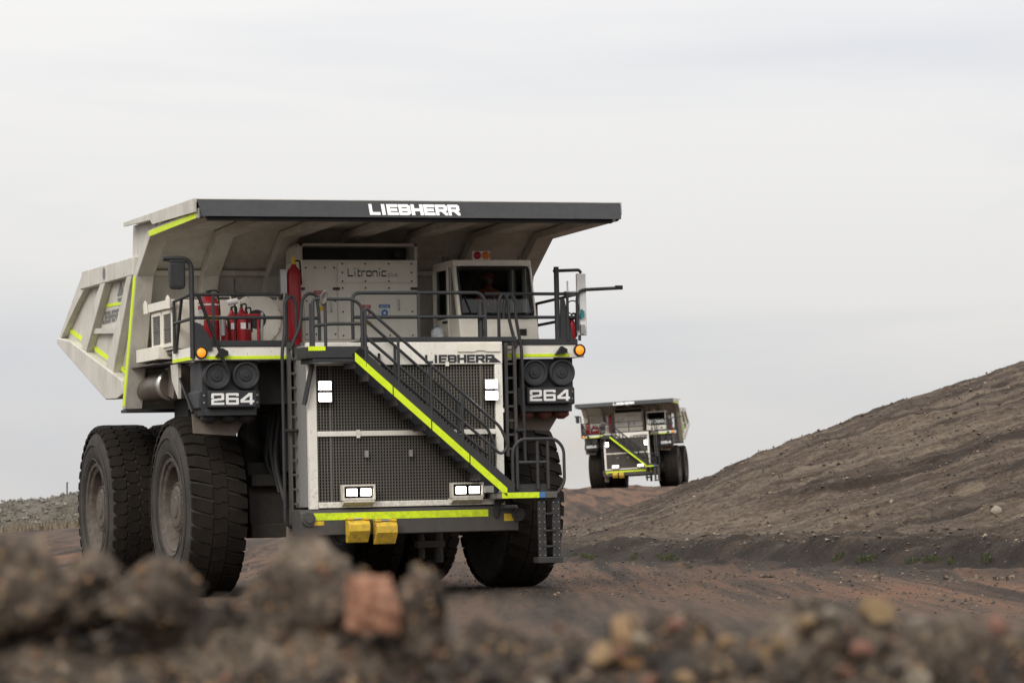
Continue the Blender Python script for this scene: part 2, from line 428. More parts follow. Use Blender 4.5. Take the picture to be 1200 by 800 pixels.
# ---------------------------------------------------------------- terrain
P2 = (10.34, 293.6)                       # front axle of the far truck
BANK2 = 0.039
def ground_z(x, y, detail=True):
    x = np.asarray(x, float); y = np.asarray(y, float)
    ramp = 2.47 * S((y - 100) / 187) * S((x + 45) / 40)
    ramp = np.where(y > 306, np.maximum(ramp - 0.055 * (y - 306) * S((y - 306) / 20), -4.0), ramp)
    z = ramp
    pl = 2.40 + BANK2 * (x - P2[0])
    w2 = S(1.6 - np.hypot((x - P2[0]) / 9.0, (y - P2[1] - 3) / 13.0))
    z = z * (1 - w2) + pl * w2
    # low windrow beyond the crest
    z = z + 0.55 * np.exp(-((y - 312) / 2.2) ** 2) * (0.6 + 1.2 * fbm(x / 2.5, y / 3, 61, 4)) * S((x + 20) / 15)
    # hill on the right
    s = (x - 2.4) * 0.931 + (y - 96) * 0.364
    lf = fbm(x / 9, y / 14, 5, 4) * (1.0 if detail else 0)
    A = 0.55 + 0.262 * np.maximum(s - 4.0 + 1.2 * lf, 0)
    B = np.interp(x, [-6, -1, 2, 4.5, 7.3, 10.15, 13.1, 16.4, 19.6, 30, 60], [-2, 0, .62, 1.30, 2.36, 3.52, 4.52, 5.60, 6.54, 9.2, 14]) + 0.05 * lf
    k = 0.3
    H = -k * np.log(np.exp(-np.clip(A, -20, 20) / k) + np.exp(-np.clip(B, -20, 20) / k))
    H = np.minimum(H, 15 + lf)
    H = H - 0.34 * np.maximum(y - 131, 0) ** 1.0 * S((y - 131) / 6)
    H = np.maximum(H, 0) * S(s / 1.1 + 0.2)
    hillw = S(H / 0.35) * S(s / 0.8)
    z = np.maximum(z, H)
    # left berm far behind
    bw = S((-14 - x) / 8)
    bz = 1.95 * np.exp(-(np.abs(y - 221 - 0.12 * (x + 30)) / 3.4) ** 2.2) * (0.88 + 0.5 * fbm(x / 3.0, y / 3.0, 31, 4))
    z = z + bz * bw
    grassy = bw * S((y - 204) / 5) * S((226 - y) / 3)
    # small relief
    if detail:
        near_truck = np.exp(-(((x + 4) / 9) ** 2 + ((y - 70) / 13) ** 2) ** 2)
        near2 = w2
        calm = (1 - 0.85 * near_truck) * (1 - 0.8 * near2)
        z = z + calm * (0.045 * fbm(x / 1.6, y / 5.0, 41, 5, 0.55))
        z = z + hillw * (0.20 * fbm(x / 0.9, y / 1.3, 51, 5, 0.65) + 0.22 * fbm(x / 7.0, (y + 0.12 * x) / 1.5, 57, 4, 0.65) + 0.2 * fbm(x / 14.0, (y + 0.15 * x) / 6.0, 59, 2))
        # scraped windrow along the right edge of the road
        ww = np.exp(-((s + 3.6 + 0.6 * fbm(x / 3, y / 6, 71, 3)) / 0.7) ** 2)
        z = z + ww * np.maximum(0.03 + 0.34 * fbm(x / 0.5, y / 1.4, 73, 4), 0) * calm
        ww2 = np.exp(-((s + 0.9) / 0.6) ** 2)
        z = z + ww2 * np.maximum(0.02 + 0.4 * fbm(x / 0.7, y / 1.2, 77, 4), 0)
    red = np.clip(S(1 - np.abs(s + 8) / 7) * (0.75 + 0.9 * fbm(x / 4, y / 12, 81, 3)), 0, 1) * (1 - hillw)
    red = np.maximum(red, 0.8 * S((y - 140) / 30) * (1 - hillw) * (1 - bw))
    damp = np.exp(-((s + 0.2) / 2.6) ** 2) * 0.95 * S((x + 2) / 4) * S((135 - y) / 20)
    return z, hillw, red, grassy, damp

def axis_pts(parts):
    out = []
    for a, b, st in parts: out += list(np.arange(a, b, st))
    return out
gx = axis_pts([(-14, 26, 0.24), (26, 44, 0.7), (-34, -14, 0.5)])
q, st = 44.0, 1.2
while q < 6000: gx.append(q); q += st; st *= 1.22
q, st = -34.8, 1.0
while q > -6000: gx.append(q); q -= st; st *= 1.22
gx = np.array(sorted(gx))
gy = axis_pts([(-12, 45, 1.5), (45, 60, 0.4), (60, 112, 0.24), (112, 140, 0.4), (140, 330, 0.9)])
q, st = 330.0, 1.5
while q < 9000: gy.append(q); q += st; st *= 1.25
q, st = -13.5, 2.0
while q > -3000: gy.append(q); q -= st; st *= 1.35
gy = np.array(sorted(gy))

def grid_object(name, X, Y, Z, mat, cols=None):
    ny, nx = X.shape
    me = bpy.data.meshes.new(name)
    co = np.stack([X, Y, Z], -1).reshape(-1, 3).astype(np.float32)
    idx = np.arange(ny * nx).reshape(ny, nx)
    quads = np.stack([idx[:-1, :-1], idx[:-1, 1:], idx[1:, 1:], idx[1:, :-1]], -1).reshape(-1, 4)
    me.vertices.add(len(co)); me.vertices.foreach_set('co', co.ravel())
    me.loops.add(quads.size); me.loops.foreach_set('vertex_index', quads.ravel().astype(np.int32))
    me.polygons.add(len(quads)); me.polygons.foreach_set('loop_start', np.arange(0, quads.size, 4, dtype=np.int32))
    me.polygons.foreach_set('use_smooth', np.ones(len(quads), bool))
    me.update(calc_edges=True)
    if cols is not None:
        a = me.color_attributes.new('zone', 'FLOAT_COLOR', 'POINT')
        c4 = np.concatenate([np.stack(cols, -1).reshape(-1, len(cols)), np.ones((ny * nx, 4 - len(cols)))], 1)
        a.data.foreach_set('color', c4.astype(np.float32).ravel())
    me.materials.append(mat); me.validate()
    o = bpy.data.objects.new(name, me); COL.objects.link(o); return o

GX, GY = np.meshgrid(gx, gy)
GZ, zh, zr, zg, zd = ground_z(GX, GY)
ground = grid_object('ground', GX, GY, GZ, M['ground'], [zh, zr, zg, zd])
tag(ground, 'brown dirt haul road, mine floor and graded soil hill', kind='structure')

def gz(x, y): return float(ground_z(np.array([x]), np.array([y]))[0][0])

# foreground bank of dug soil
def bank_z(x, y):
    x = np.asarray(x, float); y = np.asarray(y, float)
    top = 1.465 - 0.055 * np.tanh(x / 0.7) + 0.05 * fbm(x / 0.8, y / 0.8, 3, 3)
    front = np.maximum(8.0 - y, 0); back = np.maximum(y - 8.15, 0)
    z = top - 0.62 * front - 0.66 * back
    z = z + 0.14 * fbm(x / 0.28, y / 0.28, 13, 5, 0.6) + 0.035 * fbm(x / 0.05, y / 0.05, 23, 3, 0.6)
    return np.maximum(z, -0.3)
bx = np.array(sorted(axis_pts([(-2.2, 2.2, 0.016), (-6, -2.2, 0.08), (2.2, 6, 0.08), (-40, -6, 0.6), (6, 40, 0.6)])))
by = np.array(sorted(axis_pts([(5.0, 7.2, 0.12), (7.2, 8.7, 0.018), (8.7, 11.6, 0.12)])))
BX, BY = np.meshgrid(bx, by)
bank = grid_object('soil_bank', BX, BY, bank_z(BX, BY), M['soil'])
tag(bank, 'blurred bank of dug dark soil across the foreground', kind='structure')

# ---------------------------------------------------------------- lettering (flat print built from strokes)
FONT = {
 'L': (0.85, [[(0, 1), (0, 0), (1, 0)]]), 'I': (0.30, [[(.5, 0), (.5, 1)]]),
 'E': (0.9, [[(1, 1), (0, 1), (0, 0), (1, 0)], [(0, .5), (.9, .5)]]),
 'B': (1.0, [[(0, 0), (0, 1), (.8, 1), (1, .85), (1, .65), (.85, .5), (1, .35), (1, .15), (.8, 0), (0, 0)], [(0, .5), (.85, .5)]]),
 'H': (1.0, [[(0, 0), (0, 1)], [(1, 0), (1, 1)], [(0, .5), (1, .5)]]),
 'R': (1.0, [[(0, 0), (0, 1), (.85, 1), (1, .87), (1, .6), (.85, .46), (0, .46)], [(.55, .46), (1, 0)]]),
 'N': (1.0, [[(0, 0), (0, 1), (1, 0), (1, 1)]]), 'O': (1.0, [[(0, 0), (0, 1), (1, 1), (1, 0), (0, 0)]]),
 'T': (0.9, [[(0, 1), (1, 1)], [(.5, 1), (.5, 0)]]), 'C': (0.95, [[(1, 1), (0, 1), (0, 0), (1, 0)]]),
 'W': (1.2, [[(0, 1), (.25, 0), (.5, .7), (.75, 0), (1, 1)]]), 'A': (1.0, [[(0, 0), (.5, 1), (1, 0)], [(.2, .35), (.8, .35)]]),
 'G': (1.0, [[(1, 1), (0, 1), (0, 0), (1, 0), (1, .5), (.6, .5)]]),
 'i': (0.25, [[(.5, 0), (.5, .50)], [(.5, .97), (.5, 1)]]), 't': (0.55, [[(.2, 1), (.2, .12), (.4, 0), (1, 0)], [(.2, .64), (1, .64)]]),
 'r': (0.6, [[(0, 0), (0, .64), (1, .64)]]), 'o': (0.85, [[(0, .1), (0, .54), (.12, .64), (.88, .64), (1, .54), (1, .1), (.88, 0), (.12, 0), (0, .1)]]),
 'n': (0.85, [[(0, 0), (0, .64), (.88, .64), (1, .54), (1, 0)]]), 'c': (0.8, [[(1, .64), (.12, .64), (0, .54), (0, .1), (.12, 0), (1, 0)]]),
 'p': (0.8, [[(0, -.3), (0, .64), (1, .64), (1, 0), (0, 0)]]), 'l': (0.25, [[(.5, 0), (.5, 1)]]),
 'u': (0.8, [[(0, .64), (0, 0), (1, 0), (1, .64)]]), 's': (0.8, [[(1, .64), (0, .64), (0, .32), (1, .32), (1, 0), (0, 0)]]),
 '2': (1.0, [[(0, .72), (0, .93), (.08, 1), (.92, 1), (1, .93), (1, .55), (.92, .48), (.1, .4), (0, .32), (0, 0), (1, 0)]]),
 '6': (1.0, [[(1, .9), (1, .94), (.92, 1), (.08, 1), (0, .94), (0, .06), (.08, 0), (.92, 0), (1, .06), (1, .46), (.92, .52), (0, .52)]]),
 '4': (1.05, [[(1.06, .2), (0, .2), (0, .34), (.72, 1), (.84, 1), (.84, 0)]]),
 ' ': (0.3, []),
}
def raster_text(mb, text, origin, ux, uz, width, height, weight=0.22, gap=0.18, res=30, shear=0.0, wz=None):
    wz = wz or weight
    """fills quads (no overlaps) for text in the plane origin + a*ux + b*uz"""
    segs = []; pen = 0.0
    for ch in text:
        adv, pls = FONT[ch]
        for pl in pls:
            for a, b in zip(pl[:-1], pl[1:]):
                segs.append((pen + weight / 2 + a[0] * adv, wz / 2 + a[1] * (1 - wz), pen + weight / 2 + b[0] * adv, wz / 2 + b[1] * (1 - wz)))
        pen += adv + weight + gap
    total = pen - gap
    lo = -0.35 if 'p' in text else 0.0
    nz = int(res * (1 - lo)); nx = int(total * res)
    xs = (np.arange(nx) + .5) / nx * total; zs = lo + (np.arange(nz) + .5) / nz * (1 - lo)
    PX, PZ = np.meshgrid(xs, zs); on = np.zeros(PX.shape, bool)
    for (ax_, az_, bx_, bz_) in segs:
        dx, dz = bx_ - ax_, bz_ - az_; L2 = dx * dx + dz * dz + 1e-9
        t = np.clip(((PX - ax_) * dx + (PZ - az_) * dz) / L2, 0, 1)
        on |= np.maximum(np.abs(PX - ax_ - t * dx) / weight, np.abs(PZ - az_ - t * dz) / wz) <= 0.5
    o, ux, uz = Vector(origin), Vector(ux), Vector(uz)
    kx, kz = width / total, height
    def pt(a, b): return o + ux * (a * kx + shear * b * kz) + uz * (b * kz)
    j = 0
    while j < nz:                       # merge equal rows, then runs
        j2 = j + 1
        while j2 < nz and (on[j2] == on[j]).all(): j2 += 1
        i = 0
        while i < nx:
            if on[j, i]:
                i2 = i
                while i2 < nx and on[j, i2]: i2 += 1
                a0, a1 = i / nx * total, i2 / nx * total
                b0, b1 = lo + j / nz * (1 - lo), lo + j2 / nz * (1 - lo)
                mb.add([pt(a0, b0), pt(a1, b0), pt(a1, b1), pt(a0, b1)], [(0, 1, 2, 3)]); i = i2
            else: i += 1
        j = j2
    return mb

# ---------------------------------------------------------------- wheels
TR, TW = 1.78, 1.12                     # tyre radius and width
def wheel_meshes(front=True):
    """meshes about the wheel centre, axle along X, outer face towards -X"""
    base = TR - 0.048
    h = TW / 2
    prof = [(-0.30, 0.80), (-0.42, 0.84), (-h + 0.02, 1.00), (-h - 0.03, 1.25), (-h - 0.015, 1.48), (-h + 0.06, 1.64), (-h + 0.17, base - 0.005),
            (0, base + 0.012), (h - 0.17, base - 0.005), (h - 0.06, 1.64), (h + 0.015, 1.48), (h + 0.03, 1.25), (h - 0.02, 1.00), (0.42, 0.84), (0.30, 0.80)]
    tyre = MB().lathe(prof, (0, 0, 0), 0, 80)
    for rr in (1.06, 1.36): tyre.lathe([(-h - 0.035, rr - .02), (-h - 0.05, rr), (-h - 0.035, rr + .02)], (0, 0, 0), 0, 64)
    tread = MB()
    def lug(poly, r_edge=None):
        """poly: [(axial, angle)], raised from the casing"""
        n = len(poly); vs_ = []
        cx = sum(p[0] for p in poly) / n; ca = sum(p[1] for p in poly) / n
        for lvl in range(2):
            for (x, a) in poly:
                k = 1.0 if lvl == 0 else 0.965
                xx = cx + (x - cx) * k; aa = ca + (a - ca) * k
                drop = 0.20 * max(0, abs(xx) - (h - 0.16)) ** 1.0 + (0.9 * max(0, abs(xx) - (h - 0.06)))
                r = (TR - 0.11 - 0.35 * max(0, abs(xx) - (h - 0.12))) if lvl == 0 else (TR - drop)
                vs_.append((xx, r * cos(aa), r * sin(aa)))
        fs = [tuple(range(n, 2 * n))] + [(i, (i + 1) % n, n + (i + 1) % n, n + i) for i in range(n)]
        tread.add(vs_, fs)
    if front:
        N = 38; da = 2 * pi / N; g = 0.075 * da
        for k in range(N):
            a = k * da
            # shoulder lugs, slightly swept, and offset centre blocks
            for sgn, off in ((-1, 0.0), (1, 0.45 * da)):
                a0, a1 = a + off + g, a + off + da - g
                sw = 0.35 * da * sgn
                x_in, x_out = sgn * 0.155, sgn * (h - 0.005)
                xm = sgn * 0.40
                lug([(x_in, a0), (xm, a0 + sw * .6), (x_out, a0 + sw * 1.0), (x_out, a1 + sw * 1.0 - 0.10 * da), (xm, a1 + sw * .6), (x_in, a1)])
            b0, b1 = a + 0.2 * da + 0.02 * da, a + 1.2 * da - 0.02 * da
            lug([(-0.140, b0), (-0.05, b0 + 0.06 * da), (0.05, b0 - 0.06 * da), (0.140, b0), (0.140, b1), (0.05, b1 - 0.06 * da), (-0.05, b1 + 0.06 * da), (-0.140, b1)])
    else:
        N = 42; da = 2 * pi / N
        cols = [(-0.42, 0.0), (-0.14, 0.5), (0.14, 0.0), (0.42, 0.5)]
        for k in range(N):
            for (cx, off) in cols:
                a = (k + off) * da; w = 0.138; q = 0.485 * da
                ox = h - 0.005 if abs(cx) > 0.3 else None
                pl = [(cx - w, a - q * 0.55), (cx - w * 0.5, a - q), (cx + w * 0.5, a - q), (cx + w, a - q * 0.55), (cx + w, a + q * 0.55), (cx + w * 0.5, a + q), (cx - w * 0.5, a + q), (cx - w, a + q * 0.55)]
                lug(pl)
    rim = MB().lathe([(-0.47, 0.90), (-0.50, 0.86), (-0.46, 0.80), (-0.38, 0.77), (-0.10, 0.70), (-0.05, 0.62), (-0.06, 0.50), (-0.02, 0.0)], (0, 0, 0), 0, 56)
    rim.lathe([(-0.50, 0.985), (-0.545, 0.955), (-0.53, 0.90), (-0.46, 0.875)], (0, 0, 0), 0, 56)
    rim.lathe([(0.47, 0.90), (0.3, 0.72), (0.25, 0.0)], (0, 0, 0), 0, 40)
    hub = MB().lathe([(-0.06, 0.54), (-0.32, 0.52), (-0.40, 0.49), (-0.41, 0.42), (-0.445, 0.38), (-0.45, 0.22), (-0.47, 0.20), (-0.475, 0.0)], (0, 0, 0), 0, 40)
    bolts = MB()
    for k in range(28):
        a = 2 * pi * k / 28
        bolts.tube([(-0.38, 0.455 * cos(a), 0.455 * sin(a)), (-0.43, 0.455 * cos(a), 0.455 * sin(a))], 0.02, 6)
    for k in range(20):
        a = 2 * pi * k / 20
        bolts.tube([(-0.08, 0.62 * cos(a), 0.62 * sin(a)), (-0.13, 0.62 * cos(a), 0.62 * sin(a))], 0.026, 6)
    return (rim.mesh('wheel', M['rim']), tyre.mesh('tyre', M['sidewall'], 50), tread.mesh('tread', M['tread'], 25),
            hub.mesh('hub', M['rim']), bolts.mesh('wheel_bolts', M['rim']))

def wheel(parent, ms, loc, flip, spin):
    w = bpy.data.objects.new('wheel', ms[0]); COL.objects.link(w); w.parent = parent
    w.location = loc; w.rotation_euler = (spin, 0, pi if flip else 0)
    for nm, me in zip(('tyre', 'tread', 'hub', 'wheel_bolts'), ms[1:]):
        o = bpy.data.objects.new(nm, me); COL.objects.link(o); o.parent = w
        if nm in ('tread', 'wheel_bolts'): o['kind'] = 'stuff'
    return w

# ---------------------------------------------------------------- the haul truck
def rails(parent, name, paths, r=0.032, mat='grey', fr=0.12):
    mb = MB()
    for p in paths: mb.tube(fillet(p, fr) if len(p) > 2 else p, r, 8)
    return mb.build(name, M[mat], parent)

def build_truck():
    T = empty('haul_truck')
    # --- wheels
    mf, mr = wheel_meshes(True), wheel_meshes(False)
    wheel(T, mf, (-3.17, 0, TR - 0.02), False, 0.1); wheel(T, mf, (3.36, 0, TR - 0.02), True, 0.33)
    for i, x in enumerate((-3.28, -2.04, 2.04, 3.28)):
        wheel(T, mr, (x, 6.0, TR - 0.02), x > 0, 0.07 * i)
    # --- chassis
    ch = MB()
    for s in (-1, 1):
        ch.box(s * 0.75, s * 1.15, -3.3, 8.2, 1.75, 2.75)
        ch.prism([(-0.9, 1.35), (0.9, 1.35), (0.75, 2.6), (-0.75, 2.6)], 0, s * 1.15, s * 2.35)     # suspension boxes
        ch.tube([(s * 2.2, 0, 1.76), (s * 2.95, 0, 1.76)], 0.62, 20)
        ch.tube([(s * 2.05, 0.25, 2.3), (s * 1.85, 0.45, 4.4)], 0.27, 16)                              # struts
        ch.tube([(s * 1.3, 6.0, 3.2), (s * 1.3, 6.3, 4.3)], 0.2, 12)
    ch.box(-2.35, 2.35, -1.05, -0.75, 2.13, 2.36); ch.box(-2.35, 2.35, -1.0, -0.6, 1.13, 1.40)
    ch.box(-2.2, 2.2, -0.5, 0.5, 3.6, 4.5); ch.box(-1.15, 1.15, -3.0, -0.5, 1.5, 1.8)
    ch.box(-1.2, 1.2, 5.0, 7.0, 1.2, 2.6)
    ch.tube([(-1.5, 6, 1.76), (1.5, 6, 1.76)], 0.66, 20)
    ch.box(-2.9, -1.2, 1.9, 4.2, 1.6, 2.9); ch.box(1.2, 2.9, 1.9, 4.2, 1.6, 2.9)                      # tanks
    ch.build('chassis', M['frame_dark'], T, 0.02)
    en = MB()
    en.box(-1.8, 1.75, -2.6, 1.2, 2.4, 4.5); en.box(-2.9, -1.85, -2.2, -0.2, 3.7, 4.5); en.box(1.9, 2.9, -2.2, -0.2, 3.7, 4.5)
    en.box(-3.3, 3.3, 0.1, 1.2, 3.4, 4.45)
    for k in range(3): en.tube(fillet([(-1.9, -1.9 + 0.45 * k, 1.7 + .3 * k), (-2.02, -1.5 + 0.3 * k, 2.6 + 0.2 * (k % 2)), (-1.75, -1.2 + 0.3 * k, 3.8)], .4), 0.05, 6)
    en.build('engine', M['dark'], T)
    lk = MB()
    lk.tube([(1.16, -0.9, 0.62), (1.16, -0.9, 1.5)], 0.07, 8); lk.tube([(1.52, -0.9, 0.55), (1.52, -0.9, 1.5)], 0.10, 8)
    lk.box(1.05, 1.62, -1.0, -0.8, 0.85, 0.98); lk.tube([(-2.3, -0.4, 1.2), (2.3, -0.4, 1.2)], 0.08, 8)
    lk.build('steering_linkage', M['frame_dark'], T)

    # --- bumper
    bp = MB().prism([(-3.95, 1.17), (-3.95, 1.60), (-3.88, 1.66), (-3.35, 1.66), (-3.35, 1.17)], 0, -2.22, 2.12)
    bumper = bp.build('bumper', M['bumper'], T, 0.02)
    MB().box(-1.97, 1.50, -3.958, -3.94, 1.455, 1.59).build('reflective_strip', M['yellow_tape'], bumper)
    for x0 in (-1.97, 1.82): MB().box(x0, x0 + 0.20, -3.956, -3.94, 1.36, 1.44 if x0 < 0 else 1.50).build('warning_sticker', M['sticker_yellow'], bumper)
    for x in (-2.08, 2.10):
        hk = MB().tube([(x, -4.02, 1.48), (x, -3.9, 1.48)], 0.13, 16); hk.tube([(x, -4.03, 1.48), (x, -4.06, 1.48)], 0.075, 12)
        hk.build('tow_hook', M['bumper'], bumper)
    # --- hood and radiator
    hd = MB()
    hd.prism([(-2.85, 1.70), (-3.84, 1.70), (-3.84, 4.74), (-1.0, 4.78), (-1.0, 4.55), (-2.85, 4.5)], 0, -1.985, -1.94)
    hd.prism([(-2.85, 1.70), (-3.84, 1.70), (-3.84, 4.74), (-1.0, 4.78), (-1.0, 4.55), (-2.85, 4.5)], 0, 1.80, 1.845)
    hd.box(-1.94, 1.80, -3.84, -1.0, 4.70, 4.76)
    hood = hd.build('hood', M['side_metal'], T, 0.01)
    fr = MB()
    fr.box(-2.02, -1.85, -3.9, -3.78, 1.66, 4.36); fr.box(1.72, 1.87, -3.9, -3.78, 1.66, 4.36)
    fr.box(-2.03, 1.875, -3.905, -3.78, 4.36, 4.79)
    fr.box(-1.85, 1.72, -3.895, -3.80, 1.68, 1.79); fr.box(-1.85, 1.72, -3.895, -3.80, 3.02, 3.12)
    frame = fr.build('radiator_frame', M['frame_white'], hood, 0.012)
    MB().box(-1.85, 1.72, -3.72, -3.66, 1.79, 4.36).build('radiator_core', M['core'], hood)
    for (z0, z1) in ((1.79, 3.02), (3.12, 4.36)):
        gm = MB(); x = -1.85 + 0.03
        while x < 1.72: gm.box(x - 0.0095, x + 0.0095, -3.845, -3.825, z0, z1); x += 0.058
        z = z0 + 0.03
        while z < z1: gm.box(-1.85, 1.72, -3.822, -3.806, z - 0.0095, z + 0.0095); z += 0.058
        for x in (-1.58, 1.44): gm.box(x - 0.02, x + 0.02, -3.858, -3.85, z0, z1)
        g = gm.build('grille_mesh', M['mesh'], hood); g['kind'] = 'stuff'
        for x in (-1.05, 0.75):
            for zc in (z1 + .005, z0 - .025): MB().box(x - .035, x + .035, -3.92, -3.9055, zc - .035, zc + .045).build('grille_clip', M['frame_white'], hood)
    pl = MB().prism([(0.97, 4.60), (1.30, 4.60), (1.36, 4.625), (1.48, 4.625), (1.54, 4.60), (1.83, 4.60), (1.83, 4.765), (0.97, 4.765)], 1, -3.935, -3.906)
    pl.build('cover_plate', M['white'], hood)
    raster_text(MB(), 'LIEBHERR', (0.31, -3.908, 4.385), (1, 0, 0), (0, 0, 1), 1.40, 0.16, 0.38, 0.07, wz=0.25).build('lettering', M['lettering_dark'], frame)
    MB().add([(1.58, -3.911, 4.39), (1.85, -3.911, 4.39), (1.68, -3.911, 4.52)], [(0, 1, 2)]).build('emblem', M['lettering_dark'], frame)
    # --- lamps on the grille
    def lamp(name, parent, x0, x1, z0, z1, y, nx=4, nz=2):
        b = MB().box(x0 - 0.008, x1 + 0.008, y, y + 0.08, z0 - 0.008, z1 + 0.008).build(name, M['grey_light'], parent)
        l = MB(); dx = (x1 - x0) / nx; dz = (z1 - z0) / nz
        for i in range(nx):
            for j in range(nz): l.lathe([(-.001, dx * .48), (-.012, dx * .42), (-.022, dx * .2), (-.024, .0001)], (x0 + (i + .5) * dx, y, z0 + (j + .5) * dz), 1, 10)
        l.box(x0, x1, y - .008, y - .001, z0, z1)
        l.build('lens', M['led'], b)
    for x in (-1.83, 1.49):
        lamp('headlight', T, x, x + 0.24, 3.895, 4.055, -3.99); lamp('headlight', T, x, x + 0.24, 3.68, 3.84, -3.99)
    for x in (-1.42, 0.745):
        hb = MB(); hb.prism([(-3.9, 1.70), (-4.05, 1.78), (-4.05, 1.82), (-3.9, 1.82)], 0, x + .02, x + .62)
        hb.box(x, x + .64, -4.06, -3.9, 1.82, 1.86); hb.box(x, x + .64, -4.06, -3.9, 2.08, 2.11)
        hb.box(x, x + .03, -4.06, -3.9, 1.86, 2.08); hb.box(x + .61, x + .64, -4.06, -3.9, 1.86, 2.08)
        h = hb.build('headlight_box', M['white'], T)
        for k in (0, 1): lamp('headlight', T, x + 0.09 + .27 * k, x + .29 + .27 * k, 1.90, 2.03, -4.02)
    MB().box(-0.05, 0.02, -3.93, -3.86, 2.62, 2.75).build('latch', M['alu'], hood)
    MB().box(-0.93, -0.86, -3.93, -3.86, 2.62, 2.75).build('latch', M['alu'], hood)
    MB().tube([(-0.62, -3.95, 4.45), (-0.62, -3.95, 4.58)], 0.025, 8).build('latch', M['black'], hood)

    # --- deck
    dk = MB()
    dk.box(-3.92, -1.99, -2.86, -0.3, 4.72, 4.78); dk.box(1.85, 3.92, -2.86, -0.3, 4.72, 4.78); dk.box(-1.99, 1.85, -2.86, -0.3, 4.76, 4.80)
    deck = dk.build('deck', M['grey_light'], T)
    fa = MB()
    for b_ in ((-3.94, -2.02, -2.92, -2.86, 4.52, 4.77), (1.90, 3.94, -2.92, -2.86, 4.52, 4.77), (-3.96, -3.90, -2.86, -1.3, 4.53, 4.77), (3.90, 3.96, -2.86, -1.3, 4.53, 4.77)):
        MB().box(*b_).build('fascia', M['frame_white'], deck, 0.008)
    for b_ in ((-3.72, -2.05, -2.928, -2.915, 4.535, 4.595), (1.92, 3.62, -2.928, -2.915, 4.535, 4.595), (-3.968, -3.955, -2.85, -1.35, 4.535, 4.60)):
        MB().box(*b_).build('reflective_strip', M['yellow_tape'], deck)
    for b_ in ((-3.70, -1.98, -2.95, -2.87, 4.775, 4.885), (2.2, 3.80, -2.95, -2.87, 4.775, 4.885), (-0.95, 2.18, -3.90, -3.80, 4.795, 4.885)):
        MB().box(*b_).build('kerb', M['grey'], deck, 0.008)
    MB().box(-0.95, 2.15, -3.8, -2.9, 4.795, 4.83).build('walkway', M['grey'], deck)
    for x in (-3.82, 3.83):
        MB().lathe([(0.0, 0.12), (-0.05, 0.12), (-0.06, 0.095), (0.0, 0.095)], (x, -2.93, 4.66), 1, 24).build('marker_lamp', M['black'], deck)
        MB().lathe([(-0.01, 0.094), (-0.05, 0.085), (-0.075, 0.05), (-0.08, 0.001)], (x, -2.93, 4.66), 1, 24).build('marker_lens', M['amber'], T)
    for x in (-3.42, 3.44): MB().prism([(x - .13, 4.58), (x + .11, 4.60), (x + .11, 4.68), (x, 4.74), (x - .05, 4.68)], 1, -3.03, -2.93).build('camera_housing', M['black'], T)
    MB().box(-3.975, -3.96, -2.90, -2.8, 4.60, 4.74).build('side_marker', M['amber_lens'], deck)

    # --- light and intake blocks with the fleet number
    for s in (-1, 1):
        cx = -3.20 if s < 0 else 3.22
        b = MB().prism([(cx - .57, 4.51), (cx + .55, 4.51), (cx + .55, 3.95), (cx + .58, 3.93), (cx + .58, 3.62), (cx + .52, 3.60), (cx + .52, 3.47), (cx - .55, 3.47), (cx - .57, 3.60), (cx - .62, 3.62), (cx - .62, 3.93), (cx - .57, 3.95)], 1, -2.72, -1.9)
        b.box(cx - .5, cx + .5, -2.75, -2.72, 3.47, 3.60)
        blk = b.build('intake_block', M['grey'], T, 0.015)
        for dx in (-0.285, 0.285):
            dc = MB().lathe([(0.0, 0.272), (-0.10, 0.272), (-0.13, 0.255), (-0.135, 0.23), (-0.12, 0.21), (-0.10, 0.20), (-0.085, 0.12), (-0.11, 0.10), (-0.11, 0.05), (-0.13, 0.04), (-0.13, 0.0)], (cx + dx, -2.72, 4.23), 1, 36)
            dc.build('intake_cap', M['grey'], blk)
        pb = MB().box(cx - .47, cx + .47, -2.87, -2.72, 3.63, 3.94).build('number_plate', M['grey'], blk, 0.01)
        pg = MB()
        raster_text(pg, '264', (cx - .42, -2.873, 3.675), (1, 0, 0), (0, 0, 1), 0.84, 0.22, 0.27, 0.17, wz=0.2)
        pg.build('fleet_number', M['lettering_white'], pb)
        bt = MB()
        for (dx, dz) in ((-.52, 3.72), (-.52, 3.86), (.52, 3.72), (.52, 3.86)): bt.tube([(cx + dx, -2.72, dz), (cx + dx, -2.74, dz)], 0.02, 6)
        bt.build('bolts', M['alu'], blk)['kind'] = 'stuff'
        for k in (-0.36, 0.02, 0.38):
            MB().lathe([(3.47, 0.16), (3.42, 0.165), (3.39, 0.15), (3.36, 0.10), (3.33, 0.06), (3.33, 0.0)], (cx + k, -2.45, 0), 2, 20).build('dust_cup', M['grey'] if s < 0 else M['rust_red'], blk)
        MB().prism([(cx - .62, 3.52), (cx + .5, 3.52), (cx + .22, 3.10), (cx - .60, 3.16)], 1, -2.2, -2.15).build('mud_flap', M['mud'], T)

    # --- exhaust on the truck's right side, the cream bracket
    ex = MB().tube([(-3.62, 0.0, 4.17), (-3.64, 0.35, 4.17), (-3.68, 0.8, 4.17), (-3.74, 1.25, 4.14), (-3.80, 1.65, 4.09)], [0.27, 0.27, 0.28, 0.26, 0.19], 20)
    e = ex.build('exhaust_pipe', M['exhaust'], T)
    MB().lathe([(-0.09, 0.275), (-0.06, 0.315), (0.06, 0.315), (0.09, 0.275)], (-3.62, 0.12, 4.17), 1, 24).build('clamp', M['ring_metal'], e)
    MB().prism([(-0.75, 4.52), (0.05, 4.52), (0.0, 3.95), (-0.35, 3.88), (-0.55, 4.15)], 0, -3.72, -3.3).build('exhaust_bracket', M['mud'], T)
